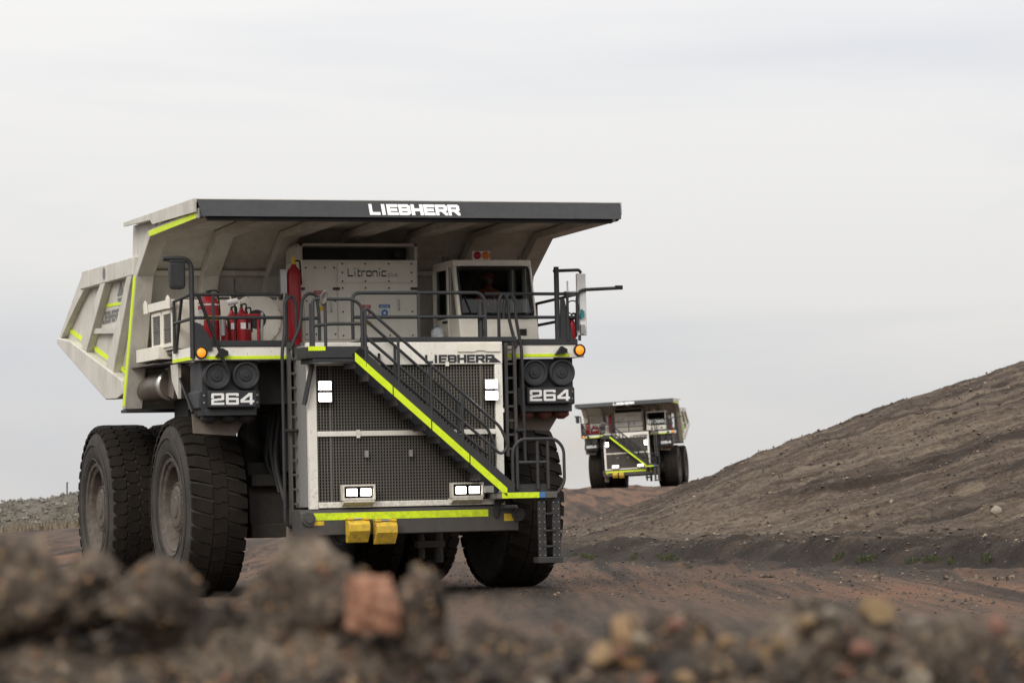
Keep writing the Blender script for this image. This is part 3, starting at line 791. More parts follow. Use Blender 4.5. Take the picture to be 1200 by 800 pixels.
    MB().prism([(-1.35, 4.52), (-0.75, 4.52), (-0.85, 4.2), (-1.3, 3.85)], 0, -3.86, -3.80).build('mudguard_stay', M['body'], T)
    MB().tube([(-3.8, -0.9, 4.5), (-3.86, -2.4, 3.55)], 0.03, 6).build('stay_rod', M['black'], T)
    MB().prism([(-1.9, 4.50), (1.2, 4.50), (1.35, 3.5), (0.9, 2.2), (0.6, 2.2), (0.4, 3.5), (-0.2, 4.4)], 0, -2.7, -2.6).build('wheel_arch_liner', M['dark'], T)

    # --- retarder grid box and extinguishers (left deck in the picture)
    gb = MB().box(-3.96, -1.76, -1.6, 0.3, 4.80, 5.74)
    gbox = gb.build('grid_box', M['white'], T, 0.015)
    MB().lathe([(-0.01, 0.50), (-0.035, 0.49), (-0.04, 0.44), (-0.012, 0.30), (-0.006, 0.21), (-0.005, 0.19)], (-2.34, -1.6, 5.36), 1, 40).build('blower_ring', M['white'], gbox)
    MB().disc((-2.34, -1.604, 5.36), 0.20, 1, 28).build('blower_opening', M['grey'], gbox)
    bl = MB()
    for k in range(16):
        a = 2 * pi * k / 16; bl.tube([(-2.34 + .47 * cos(a), -1.64, 5.36 + .47 * sin(a)), (-2.34 + .47 * cos(a), -1.66, 5.36 + .47 * sin(a))], 0.014, 6)
    bl.build('bolts', M['alu'], gbox)['kind'] = 'stuff'
    for x in (-2.95, -2.0): MB().tube(fillet([(x - .12, -1.5, 5.73), (x - .12, -1.5, 5.82), (x + .12, -1.5, 5.82), (x + .12, -1.5, 5.73)], .05), 0.018, 6).build('handle', M['white'], gbox)
    for i, (y0, y1) in enumerate(((-1.45, -0.72), (-0.60, 0.15))):
        vf = MB(); vf.box(-4.0, -3.962, y0, y1, 4.86, 4.93); vf.box(-4.0, -3.962, y0, y1, 5.50, 5.56); vf.box(-4.0, -3.962, y0, y0 + .06, 4.93, 5.5); vf.box(-4.0, -3.962, y1 - .06, y1, 4.93, 5.5)
        v = vf.build('vent', M['white'], gbox)
        lv = MB(); lv.box(-3.985, -3.963, y0 + .06, y1 - .06, 5.19, 5.21)
        for k in range(14): lv.box(-3.98, -3.963, y0 + .06, y1 - .06, 4.935 + k * .04, 4.96 + k * .04)
        lv.build('louvre', M['grey_light'], v)
    MB().box(-4.05, -3.962, -1.55, 0.28, 5.60, 5.76).build('vent_hood', M['white'], gbox)
    for y in (-1.5, 0.3): MB().prism([(y - .12, 5.58), (y + .12, 5.58), (y + .14, 5.78), (y + .04, 5.84), (y - .08, 5.78)], 0, -4.09, -4.06).build('lifting_eye', M['white'], gbox)
    MB().box(-4.10, -3.6, -0.75, 1.05, 4.64, 4.90).build('cable_duct', M['white'], T, 0.01)
    MB().box(-4.14, -3.4, -0.6, 1.9, 4.545, 4.57).build('duct_tray', M['grey_light'], T)

    def bottle(x, y, z0, z1, r, name='fire_extinguisher'):
        o = MB().lathe([(z0, 0.0), (z0, r * .9), (z0 + .03, r), (z1 - .18, r), (z1 - .10, r * .8), (z1 - .04, r * .4), (z1, r * .35), (z1, 0)], (x, y, 0), 2, 20).build(name, M['red'], T)
        v = MB(); v.tube([(x, y, z1 - .01), (x, y, z1 + .07)], r * .25, 8); v.tube(fillet([(x, y, z1 + .06), (x + r * .9, y - .02, z1 + .08), (x + r * 1.05, y - .03, z1 - .4)], .08), 0.018, 6)
        v.build('valve', M['black'], o); return o
    o = bottle(-3.50, -2.35, 4.80, 5.80, 0.205)
    MB().lathe([(5.30, .209), (5.38, .209)], (-3.50, -2.35, 0), 2, 20).build('band', M['sticker_yellow'], o)
    MB().lathe([(5.58, .209), (5.61, .209)], (-3.50, -2.35, 0), 2, 20).build('band', M['sticker_white'], o)
    MB().box(-3.74, -3.64, -2.5, -2.42, 5.2, 5.5).build('inspection_tag', M['sticker_white'], o)
    MB().tube([(-3.28, -2.55, 5.0), (-3.28, -2.55, 5.32)], 0.05, 10).build('gas_cartridge', M['alu'], o)
    bottle(-3.20, -2.4, 4.80, 5.25, 0.075)
    for (x, y, t) in ((-3.02, -2.25, 5.50), (-2.86, -2.38, 5.54), (-2.72, -2.2, 5.48)):
        o = bottle(x, y, 4.80, t, 0.098)
        MB().box(x - .05, x + .05, y - .112, y - .10, 5.13, 5.25).build('inspection_tag', M['sticker_white'], o)
    rk = MB(); rk.box(-3.12, -2.52, -2.49, -2.475, 5.38, 5.42); rk.tube([(-2.55, -2.45, 4.8), (-2.55, -2.45, 5.42)], .03, 6)
    rk.build('bottle_rack', M['red'], T)
    MB().tube([(-2.48, -2.4, 4.85), (-2.46, -2.42, 5.45)], 0.03, 6).build('hose_reel_pipe', M['alu'], T)
    o = bottle(-1.62, -1.75, 4.80, 6.42, 0.135)
    MB().tube([(-1.62, -1.75, 6.40), (-1.62, -1.75, 6.56)], 0.035, 8).build('brass_fitting', M['sticker_yellow'], o)
    MB().box(-1.90, -1.78, -1.80, -1.72, 5.85, 6.32).build('control_panel', M['alu'], o)
    MB().box(-1.86, -1.82, -1.82, -1.80, 4.8, 5.85).build('conduit', M['alu'], o)
    MB().tube([(-3.20, -2.6, 5.62), (-3.0, -2.6, 5.66)], 0.06, 10).build('flood_lamp', M['sticker_white'], T)
    MB().tube([(-3.05, -2.6, 4.8), (-3.05, -2.6, 6.08)], 0.018, 6).build('whip_antenna', M['black'], T)

    # --- electrical cabinet
    cb = MB().box(-1.30, 1.10, -1.2, -0.1, 4.80, 6.55)
    cab_e = cb.build('electrical_cabinet', M['white'], T, 0.015)
    for (x0, x1, z0, z1) in ((-1.26, -0.60, 4.98, 6.50), (-0.57, 1.06, 6.10, 6.50), (-0.57, 1.06, 4.98, 6.07)):
        d = MB().box(x0, x1, -1.225, -1.2, z0, z1).build('cabinet_door', M['white'], cab_e, 0.008)
        bt = MB()
        for fx in (0.06, 0.35, 0.65, 0.94):
            for fz in (0.07, 0.5, 0.93):
                if fx in (.35, .65) and fz == .5: continue
                x, z = x0 + fx * (x1 - x0), z0 + fz * (z1 - z0); bt.tube([(x, -1.225, z), (x, -1.24, z)], 0.018, 6)
        bt.build('door_bolts', M['black'], cab_e)['kind'] = 'stuff'
    hn = MB()
    for (x, z) in ((-0.585, 5.98), (1.03, 5.98), (-1.30, 5.98)): hn.box(x - .09, x + .05, -1.25, -1.226, z - .025, z + .025)
    hn.build('hinge', M['grey'], cab_e)
    for (x, z) in ((-0.72, 5.62), (0.68, 5.66)): MB().tube(fillet([(x, -1.225, z - .1), (x, -1.27, z - .1), (x, -1.27, z + .1), (x, -1.225, z + .1)], .03), 0.012, 6).build('handle', M['alu'], cab_e)
    raster_text(MB(), 'Litronic', (-0.36, -1.228, 6.22), (1, 0, 0), (0, 0, 1), 0.80, 0.17, 0.17, 0.17).build('lettering', M['lettering_dark'], cab_e)
    raster_text(MB(), 'plus', (0.47, -1.228, 6.22), (1, 0, 0), (0, 0, 1), 0.20, 0.085, 0.14, 0.2).build('lettering', M['lettering_grey'], cab_e)
    def sticker(x0, x1, z0, z1, head, word, sym):
        a = MB().box(x0, x1, -1.231, -1.226, z0, z1).build('safety_sign', M['sticker_white'], cab_e)
        MB().box(x0, x1, -1.234, -1.2312, z1 - .07, z1).build('sign_header', head, cab_e)
        raster_text(MB(), word, (x0 + .03, -1.2365, z1 - .055), (1, 0, 0), (0, 0, 1), (x1 - x0) - .06, 0.04, 0.14, 0.2).build('lettering', M['lettering_white'], cab_e)
        cx, cz = (x0 + x1) / 2, (z0 + z1 - .07) / 2
        if sym == 'o': MB().lathe([(0, .07), (0, .028)], (cx, -1.2335, cz), 1, 24).build('sign_symbol', M['blue'], cab_e)
        else: MB().add([(cx, -1.2335, cz - .09), (cx + .08, -1.2335, cz), (cx, -1.2335, cz + .09), (cx, -1.2335, cz + .06), (cx + .05, -1.2335, cz), (cx, -1.2335, cz - .06), (cx - .05, -1.2335, cz), (cx - .08, -1.2335, cz)],
                       [(0, 1, 4, 5), (1, 2, 3, 4), (2, 7, 6, 3), (7, 0, 5, 6)]).build('sign_symbol', M['sticker_red'], cab_e)
    sticker(0.27, 0.50, 5.40, 5.67, M['blue'], 'NOTICE', 'o')
    sticker(-0.08, 0.10, 5.40, 5.66, M['sticker_red'], 'WARNING', 'd')
    sticker(-1.06, -0.88, 5.68, 5.94, M['sticker_red'], 'WARNING', 'd')
    for (x, z) in ((-1.0, 5.55), (-0.02, 5.26)): MB().box(x, x + .14, -1.231, -1.226, z, z + .08).build('warning_sticker', M['sticker_yellow'], cab_e)
    tp = MB(); tp.box(-1.32, -1.26, -1.15, -0.2, 6.55, 6.88); tp.box(1.06, 1.12, -1.15, -0.2, 6.55, 6.88); tp.box(-1.32, 1.12, -1.15, -0.2, 6.83, 6.88)
    tp.build('cabinet_top_frame', M['body'], T)
    MB().box(-1.26, 1.06, -0.6, -0.5, 6.55, 6.83).build('cabinet_vent', M['dark'], T)
    MB().tube([(0.8, -0.9, 6.7), (0.8, -0.8, 6.7)], .08, 12).build('cabinet_fan', M['black'], T)

    # --- cab
    def lean(z): return -2.42 + 0.25 * (z - 4.88)          # Y of the front plane at height z
    xl, xr, z0, z1, yb = 1.56, 3.20, 4.82, 6.50, -0.75
    cbm = MB()
    # lower shell, roof and corner posts; openings are left for the panes
    cbm.hexa([(xl, lean(z0), z0), (xr, lean(z0), z0), (xr, yb, z0), (xl, yb, z0), (xl, lean(5.36), 5.36), (xr, lean(5.36), 5.36), (xr, yb, 5.36), (xl, yb, 5.36)])
    cbm.hexa([(xl, lean(6.37), 6.37), (xr, lean(6.37), 6.37), (xr, yb, 6.37), (xl, yb, 6.37), (xl, lean(z1), z1), (xr, lean(z1), z1), (xr, yb, z1), (xl, yb, z1)])
    for (a, b) in ((xl, xl + .075), (xr - .075, xr)):
        cbm.hexa([(a, lean(5.36), 5.36), (b, lean(5.36), 5.36), (b, lean(5.36) + .14, 5.36), (a, lean(5.36) + .14, 5.36),
                  (a, lean(6.37), 6.37), (b, lean(6.37), 6.37), (b, lean(6.37) + .14, 6.37), (a, lean(6.37) + .14, 6.37)])
        cbm.box(a, b, -1.74, -1.66, 5.36, 6.37); cbm.box(a, b, -0.98, yb, 5.36, 6.37)
    cbm.box(xl, xr, yb - .05, yb, 5.36, 6.37)
    cabin = cbm.build('cab', M['white'], T, 0.02)
    def fpt(x, z, off): return (x, lean(z) + off, z)
    gl = MB().add([fpt(xl + .06, 5.38, -.012), fpt(xr - .06, 5.38, -.012), fpt(xr - .06, 6.36, -.012), fpt(xl + .06, 6.36, -.012)], [(0, 1, 2, 3)]).build('windscreen', M['glass'], cabin)
    gs = MB(); wpts = [(xl + .05, 5.37), (xr - .05, 5.37), (xr - .05, 6.37), (xl + .05, 6.37)]
    gs.tube(fillet([fpt(x, z, -.018) for (x, z) in [(2.4, 5.385)] + [(xr - .075, 5.385), (xr - .075, 6.355), (xl + .075, 6.355), (xl + .075, 5.385)] + [(2.4, 5.385)]], .09), 0.022, 6)
    gs.build('window_seal', M['black'], cabin)
    for (y0, y1) in ((-2.02, -1.74), (-1.66, -0.98)):
        for x in (xl + .008, xr - .008): MB().add([(x, y0 - (.1 if y0 < -2 else 0), 5.36), (x, y1, 5.36), (x, y1, 6.37), (x, y0 + (.05 if y0 < -2 else 0), 6.37)], [(0, 1, 2, 3)]).build('side_window', M['glass'], cabin)
    dr = MB(); dr.box(xl - .025, xl, -1.76, -0.90, 4.86, 5.36); dr.box(xl - .025, xl, -1.76, -1.66, 5.36, 6.40); dr.box(xl - .025, xl, -0.98, -0.90, 5.36, 6.40); dr.box(xl - .025, xl, -1.66, -0.98, 6.32, 6.40)
    door = dr.build('door', M['white'], cabin, 0.012)
    MB().box(xl - .05, xl - .025, -1.70, -1.45, 5.27, 5.31).build('handle', M['black'], door)
    MB().tube([(xl - .03, -0.90, 5.0), (xl - .03, -0.90, 6.3)], .015, 6).build('hinge', M['white'], door)
    pn = MB(); pn.hexa([(1.72, lean(4.86) - .02, 4.86), (3.10, lean(4.86) - .02, 4.86), (3.10, lean(4.86), 4.86), (1.72, lean(4.86), 4.86), (1.72, lean(5.17) - .02, 5.17), (3.10, lean(5.17) - .02, 5.17), (3.10, lean(5.17), 5.17), (1.72, lean(5.17), 5.17)])
    pn.build('front_panel', M['white'], cabin, 0.008)
    for x in (2.02, 2.86): MB().box(x - .07, x + .07, lean(5.0) - .035, lean(5.0) + .01, 4.98, 5.11).build('front_vent', M['black'], cabin)
    wp = MB(); wp.tube([fpt(2.15, 5.40, -.04), fpt(2.85, 5.43, -.04)], .012, 5); wp.tube([fpt(2.75, 5.36, -.04), fpt(3.02, 5.33, -.04)], .016, 5); wp.tube([fpt(1.85, 5.33, -.04), fpt(1.72, 5.75, -.04)], .012, 5)
    wp.build('wiper', M['black'], cabin)
    lb = MB().box(1.98, 2.34, -2.02, -1.96, 6.50, 6.67).build('lamp_board', M['sticker_white'], cabin)
    for x, mt in ((2.07, 'red_lens'), (2.25, 'amber_lens')):
        MB().lathe([(-0.0, .078), (-.03, .075), (-.045, .04), (-.05, 0.001)], (x, -2.022, 6.585), 1, 20).build('signal_lens', M[mt], lb)
    rf = MB(); rf.tube([(1.7, -1.2, 6.5), (1.7, -1.2, 6.62)], .09, 12); rf.box(1.82, 1.86, -1.9, -1.86, 6.5, 6.62); rf.tube([(3.0, -1.9, 6.5), (3.0, -1.9, 6.58)], .03, 8)
    rf.build('roof_fittings', M['grey_light'], cabin)
    # cab interior
    it = MB(); it.box(1.66, 3.1, -1.95, -1.75, 5.36, 5.46); it.box(1.64, 3.12, -0.84, -0.82, 5.36, 6.37); it.box(1.64, 3.12, -1.9, -0.85, 5.361, 5.38)
    it.build('dashboard', M['black'], cabin)
    stt = MB(); stt.box(2.34, 2.82, -1.42, -0.98, 5.38, 5.50); stt.hexa([(2.34, -1.02, 5.48), (2.82, -1.02, 5.48), (2.82, -0.90, 5.48), (2.34, -0.90, 5.48), (2.38, -0.98, 6.1), (2.78, -0.98, 6.1), (2.78, -0.88, 6.1), (2.38, -0.88, 6.1)])
    stt.box(2.47, 2.69, -.99, -.90, 6.08, 6.27); stt.build('seat', M['black'], cabin, 0.03)
    sw = MB().lathe([(0.0, .21), (-.015, .225), (0.0, .24), (.015, .225)], (0, 0, 0), 2, 28, True).build('steering_wheel', M['black'], cabin)
    sw.location = (2.58, -1.66, 5.66); sw.rotation_euler = (radians(55), 0, 0)
    MB().tube([(2.58, -1.66, 5.66), (2.58, -1.80, 5.45)], .03, 8).build('steering_column', M['black'], cabin)
    MB().box(1.70, 1.90, -1.5, -1.3, 5.37, 5.85).build('passenger_jacket', M['hivis'], cabin, 0.04)

    # --- railings, masts, mirrors
    Yd = -2.90
    rails(T, 'railing', [[(-4.0, Yd, 5.76), (-2.25, Yd, 5.76)], [(-4.0, Yd, 5.32), (-2.12, Yd, 5.32)], [(-3.56, Yd, 4.85), (-3.56, Yd, 5.76)], [(-2.12, Yd, 4.85), (-2.12, Yd, 5.72)]])
    rails(T, 'side_railing', [[(-4.0, Yd, 5.76), (-4.0, -1.65, 5.70)], [(-4.0, -1.65, 5.70), (-4.0, -1.65, 4.70)], [(-4.0, -2.25, 5.72), (-4.0, -1.75, 4.72)], [(-4.0, Yd, 5.3), (-4.0, -1.65, 5.28)]])
    rails(T, 'mirror_mast', [[(-3.97, Yd, 4.55), (-3.97, Yd, 6.44), (-4.52, Yd, 6.44)], [(-4.40, Yd, 6.38), (-4.1, Yd, 6.38)]], 0.05, fr=0.22)
    MB().prism([(-3.94, 4.70), (-3.6, 4.70), (-3.62, 4.9), (-3.82, 5.20), (-3.94, 5.24)], 1, Yd - .07, Yd - .03).build('mast_gusset', M['grey'], T)
    mi = MB().prism([(-4.40, 5.90), (-4.36, 5.86), (-4.14, 5.86), (-4.10, 5.90), (-4.09, 6.36), (-4.42, 6.36)], 1, Yd - .06, Yd + .06).build('side_mirror', M['grey'], T, 0.03)
    MB().box(-4.36, -4.14, Yd - .075, Yd - .061, 5.92, 6.30).build('mirror_shell', M['grey'], mi)
    rails(T, 'brace', [[(-3.86, Yd - .05, 5.75), (-3.32, Yd - .12, 4.28)]], 0.035, 'black')
    # hood rail
    Yh = -3.86
    rails(T, 'hood_railing', [[(-1.10, Yh, 4.85), (-1.10, Yh, 5.73), (1.45, Yh, 5.73), (1.56, Yh, 5.6), (1.56, Yh, 4.85)], [(-1.10, Yh, 5.27), (1.56, Yh, 5.27)], [(0.22, Yh, 4.85), (0.22, Yh, 5.73)]], 0.034, fr=.16)
    rails(T, 'hood_post', [[(1.50, Yh + .1, 4.85), (1.50, Yh + .1, 5.55)]], 0.06)
    # right deck rail and mast
    rails(T, 'railing', [[(1.9, Yd, 5.77), (3.86, Yd, 5.77)], [(1.9, Yd, 5.31), (3.86, Yd, 5.31)], [(3.86, Yd, 4.85), (3.86, Yd, 5.77)]])
    rails(T, 'side_railing', [[(3.86, Yd, 5.77), (3.86, -0.5, 5.72)], [(3.86, Yd, 5.31), (3.86, -0.5, 5.28)], [(3.86, -1.7, 4.75), (3.86, -1.7, 5.74)], [(3.86, -0.5, 4.75), (3.86, -0.5, 5.72)]], 0.03)
    rails(T, 'mirror_mast', [[(3.40, Yd, 4.85), (3.40, Yd, 6.30)]], 0.055)
    rails(T, 'mirror_arm', [[(3.34, Yd, 6.22), (3.88, Yd, 6.24), (3.92, Yd, 6.18)]], 0.032)
    MB().box(3.82, 4.01, Yd - .03, Yd + .05, 4.95, 6.17).build('side_mirror', M['sticker_white'], T, 0.015)
    rails(T, 'camera_arm', [[(3.80, Yd - .06, 5.05), (3.80, Yd - .06, 5.84), (4.66, Yd - .06, 5.88)]], 0.034, fr=.2)
    MB().box(4.62, 4.76, Yd - .1, Yd - .02, 5.85, 5.93).build('camera_housing', M['black'], T)
    MB().prism([(3.44, 4.88), (3.70, 4.88), (3.54, 5.68), (3.46, 5.68)], 1, Yd - .05, Yd - .01).build('mast_gusset', M['grey'], T)
    MB().lathe([(0, .12), (-.02, .13), (0, .145), (.02, .13)], (3.71, Yd - .05, 5.50), 1, 24, True).build('lamp_ring', M['black'], T)
    rails(T, 'lamp_post', [[(3.60, Yd - .05, 4.85), (3.60, Yd - .05, 5.80)]], 0.03)
    MB().tube([(3.61, Yd - .05, 5.78), (3.61, Yd - .05, 6.02)], 0.018, 6).build('antenna', M['sticker_white'], T)
    MB().box(3.58, 3.80, Yd - .02, Yd + .1, 5.74, 5.82).build('antenna_base', M['alu'], T)
    bottle(3.74, Yd + .1, 4.85, 5.32, 0.075)
    MB().prism([(3.86, 5.28), (3.93, 5.30), (3.94, 5.42), (3.88, 5.46)], 1, Yd - .1, Yd).build('teal_lamp', M['teal'], T)
    MB().box(3.86, 3.94, Yd - .1, Yd, 4.98, 5.16).build('work_lamp', M['alu'], T)

    # --- left ladder
    Yl = -3.02
    ld = MB()
    for x in (-2.13, -1.86): ld.box(x - .035, x + .035, Yl - .05, Yl + .03, 1.38, 4.84)
    ladder = ld.build('ladder', M['grey_light'], T, 0.008)
    z = 1.5
    while z < 4.8:
        MB().box(-2.095, -1.895, Yl - .035, Yl + .02, z - .02, z + .02).build('rung', M['grey_light'], ladder); z += 0.275
    rails(T, 'ladder_handrail', [[(-2.22, Yl - .12, 5.05), (-2.30, Yl - .16, 4.7), (-2.30, Yl - .16, 1.40), (-2.02, Yl - .1, 1.26), (-2.0, Yl, 1.40)],
                                 [(-2.30, Yl - .16, 3.16), (-1.86, Yl - .05, 3.16)], [(-2.30, Yl - .16, 4.6), (-2.22, Yl - .1, 5.1), (-2.20, Yl - .05, 5.62), (-2.05, Yl - .05, 5.74), (-1.98, Yl - .05, 5.6), (-1.98, Yl - .05, 4.9)],
                                 [(-2.13, Yl - .1, 4.7), (-1.92, Yl - .1, 5.15), (-1.86, Yl - .08, 5.66), (-1.72, Yl - .05, 5.78), (-1.56, Yl - .05, 5.74), (-1.52, Yl - .05, 5.3), (-1.52, Yl - .05, 4.86)],
                                 [(-1.92, Yl - .1, 5.28), (-1.52, Yl - .05, 5.30)]], 0.033)
    for z in (3.85, 2.72, 1.98): MB().box(-1.85, -1.60 + (z < 2) * 0.0, Yl - .05, Yl + .01, z - .03, z + .03).build('ladder_bracket', M['grey'], T)
    MB().box(-1.83, -1.80, Yl - .06, Yl - .051, 3.98, 4.28).build('ladder_sticker', M['sticker_white'], T)
    MB().prism([(-2.22, 0.75), (-2.2, 1.35), (-1.84, 1.35), (-1.83, 0.72), (-2.0, 0.68)], 1, Yl - .03, Yl + .12).build('lower_step', M['mud'], T)
    # --- right ladder
    Yr = -3.02
    ld = MB()
    for x in (2.25, 2.43): ld.box(x - .035, x + .035, Yr - .05, Yr + .03, 2.6, 4.84)
    ladder = ld.build('ladder', M['grey_light'], T, 0.008)
    z = 2.75
    while z < 4.8:
        MB().box(2.285, 2.395, Yr - .035, Yr + .02, z - .02, z + .02).build('rung', M['grey_light'], ladder); z += 0.275
    rails(T, 'ladder_handrail', [[(2.10, Yr - .1, 4.84), (2.10, Yr - .1, 5.62), (2.20, Yr - .1, 5.80), (2.31, Yr - .1, 5.62), (2.31, Yr - .1, 5.28), (2.45, Yr - .1, 4.7)],
                                 [(2.22, Yr - .05, 5.28), (2.24, Yr - .05, 5.6), (2.36, Yr - .05, 5.80), (2.47, Yr - .05, 5.62), (2.47, Yr - .05, 5.3), (2.575, Yr - .05, 4.7), (2.575, Yr - .12, 2.5)],
                                 [(2.43, Yr - .05, 3.1), (2.575, Yr - .12, 3.1)]], 0.034)

    # --- top landing, stair, lower platform
    Yn, Yf = -4.75, -4.02
    lg = MB(); lg.box(-2.24, -1.08, Yn, -3.92, 4.46, 4.68); lg.box(-2.16, -1.30, Yn + .02, -3.92, 4.38, 4.46)
    land = lg.build('landing', M['grey'], T, 0.012)
    MB().box(-2.25, -1.92, Yn - .008, Yn, 4.60, 4.68).build('reflective_strip', M['yellow_tape'], land)
    MB().tube([(-1.95, Yf, 4.42), (-2.12, -3.97, 3.62)], 0.05, 8).build('landing_brace', M['grey'], land)
    xa, za, xb, zb = -1.36, 4.50, 1.62, 1.90
    sl = (zb - za) / (xb - xa)
    for y in (Yn, Yf):
        sg = MB(); sg.prism([(xa - .05, za + .02), (xa + .12, za + .16), (xb + .16, zb + .14), (xb + .02, zb - .06), (xa + .1, za - .28 + .12)], 1, y, y + .05)
        sgo = sg.build('stringer', M['grey'], T)
        if y == Yn:
            for k in range(4):
                t0, t1 = k / 4 + .004, (k + 1) / 4 - .004; u0_, u1_ = xa + t0 * (xb - xa), xa + t1 * (xb - xa)
                MB().hexa([(u0_, y - .008, za + sl * (u0_ - xa) - .09), (u1_, y - .008, za + sl * (u1_ - xa) - .09), (u1_, y - .001, za + sl * (u1_ - xa) - .09), (u0_, y - .001, za + sl * (u0_ - xa) - .09),
                           (u0_, y - .008, za + sl * (u0_ - xa) + .075), (u1_, y - .008, za + sl * (u1_ - xa) + .075), (u1_, y - .001, za + sl * (u1_ - xa) + .075), (u0_, y - .001, za + sl * (u0_ - xa) + .075)]).build('reflective_strip', M['yellow_tape'], sgo)
    nst = 11
    for k in range(nst):
        t = (k + .55) / nst; x = xa + t * (xb - xa); zt = za + t * (zb - za)
        MB().prism([(x - .14, zt + .03), (x + .14, zt + .03), (x + .14, zt - .02), (x - .08, zt - .02), (x - .11, zt - .10), (x - .14, zt - .10)], 1, Yn + .052, Yf - .002).build('stair_tread', M['dark'], T)
    def on(x): return za + sl * (x - xa)
    for y, xs in ((Yn + .02, (-1.13, -0.49, 0.14, 0.75)), (Yf + .02, (-0.95, -0.32, 0.30, 0.92))):
        x0 = xs[0]
        rails(T, 'stair_railing', [[(x0, y, on(x0)), (x0, y, on(x0) + 1.10)] if False else [(x0, y, on(x0) + .0), (x0, y, on(x0) + 1.12), (1.50, y, on(1.50) + 1.14), (1.66, y, on(1.66) + .92), (1.52, y, on(1.52) + .62), (x0, y, on(x0) + .56)]] +
              [[(x, y, on(x) + .1), (x, y, on(x) + 1.10)] for x in xs[1:]] + [[(1.28, y, on(1.28) + .1), (1.28, y, on(1.28) + .62)]], 0.03, fr=.10)
    rails(T, 'landing_railing', [[(-2.14, Yn + .03, 4.68), (-2.14, Yn + .03, 5.52), (-2.10, Yn + .03, 5.56), (-1.35, Yn + .03, 5.56), (-1.19, Yn + .03, 5.44), (-1.19, Yn + .03, 4.68)], [(-2.14, Yn + .03, 5.06), (-1.8, Yn + .03, 5.1), (-1.19, Yn + .03, 5.1)], [(-1.90, Yn + .03, 4.68), (-1.90, Yn + .03, 5.56)]], 0.032)
    rails(T, 'gate_post', [[(-2.14, Yn + .1, 4.68), (-2.14, Yn + .1, 5.48)]], 0.055)
    mo = MB().lathe([(0, 0.001), (-.03, .10), (0.0, .13), (.03, .10)], (0, 0, 0), 1, 20).build('round_mirror', M['grey_light'], T)
    mo.location = (-1.93, Yn + .0, 5.58); mo.scale = (.55, 1, 1.2); mo.rotation_euler = (0, radians(14), 0)
    pf = MB(); pf.box(1.49, 2.62, Yn, Yf + .05, 1.78, 1.90)
    plat = pf.build('lower_platform', M['grey_light'], T, 0.01)
    MB().box(1.50, 2.25, Yn - .008, Yn, 1.79, 1.895).build('reflective_strip', M['yellow_tape'], plat)
    MB().box(2.26, 2.37, Yn - .008, Yn, 1.79, 1.895).build('blue_tag', M['blue'], plat)
    MB().prism([(1.62, 1.78), (1.88, 1.78), (1.72, 1.66), (1.66, 1.45), (1.60, 1.45)], 1, Yf, Yf + .04).build('platform_bracket', M['grey'], plat)
    rails(T, 'platform_railing', [[(1.74, Yn + .03, 1.9), (1.74, Yn + .03, 2.72), (1.90, Yn + .03, 2.90), (2.62, Yn + .03, 2.90), (2.78, Yn + .03, 2.72), (2.78, Yn + .03, 2.05), (2.62, Yn + .03, 1.86)],
                                  [(1.82, Yn + .06, 2.46), (2.44, Yn + .06, 2.46)], [(2.25, Yn + .05, 1.95), (2.25, Yn + .05, 2.88)], [(2.46, Yn + .05, 1.95), (2.46, Yn + .05, 2.88)], [(1.84, Yn + .05, 1.95), (1.84, Yn + .05, 2.82)]], 0.032, fr=.14)
    MB().box(1.76, 2.50, Yn + .08, Yn + .11, 1.90, 2.05).build('toe_board', M['grey'], T)
    for x in (2.33, 2.62):
        sp = MB().prism([(x - .08, 1.78), (x + .08, 1.78), (x + .085, 0.62), (x - .075, 0.62)], 1, Yn + .1, Yn + .13)
        strap = sp.build('step_strap', M['grey'], T)
        bt = MB()
        for k in range(9):
            for dx in (-.05, .05): bt.tube([(x + dx, Yn + .1, 1.70 - k * .125), (x + dx, Yn + .088, 1.70 - k * .125)], .013, 6)
        bt.build('strap_bolts', M['alu'], strap)['kind'] = 'stuff'
    for z in (1.50, 1.18, 0.88): MB().box(2.36, 2.60, Yn + .06, Yn + .28, z - .03, z).build('step', M['grey'], T)
    MB().box(2.22, 2.72, Yn + .04, Yn + .32, 0.55, 0.66).build('step', M['grey'], T, .01)

    # --- dump body
    BX_, RX = 4.0, 4.2
    bd = MB()
    for s in (-1, 1):                                                    # side plates
        bd.prism([(1.75, 3.90), (1.0, 6.7), (5.55, 6.74), (7.90, 5.50), (7.80, 5.40), (3.3, 4.28), (1.85, 3.80)], 0, s * 3.90, s * 3.98)
    bd.hexa([(-3.9, 1.8, 3.85), (3.9, 1.8, 3.85), (3.9, 7.9, 5.36), (-3.9, 7.9, 5.36), (-3.9, 1.8, 4.05), (3.9, 1.8, 4.05), (3.9, 7.9, 5.50), (-3.9, 7.9, 5.50)])
    body = bd.build('dump_body', M['body'], T)
    wl_ = [(1.92, 3.74), (0.80, 6.40), (-0.45, 7.18), (-4.28, 7.30)]
    fwm = MB(); poly = wl_ + [(-4.28, 7.38), (-0.40, 7.28), (0.88, 6.46), (2.0, 3.78)]
    for i in range(3):
        a, b = wl_[i], wl_[i + 1]; c, d = poly[7 - i - 1], poly[7 - i]
        fwm.prism([a, b, c, d], 0, -4.02, 4.02)
    fwm.build('front_wall', M['body'], body)
    for xc in np.linspace(-4.02, 4.02, 7):
        MB().prism([(1.66, 3.745), (0.50, 6.34), (-0.66, 7.03), (-4.24, 7.09), (-4.24, 7.28), (-0.45, 7.16), (0.79, 6.38), (1.90, 3.745)], 0, xc - .18, xc + .18).build('front_rib', M['body'], body, 0.015)
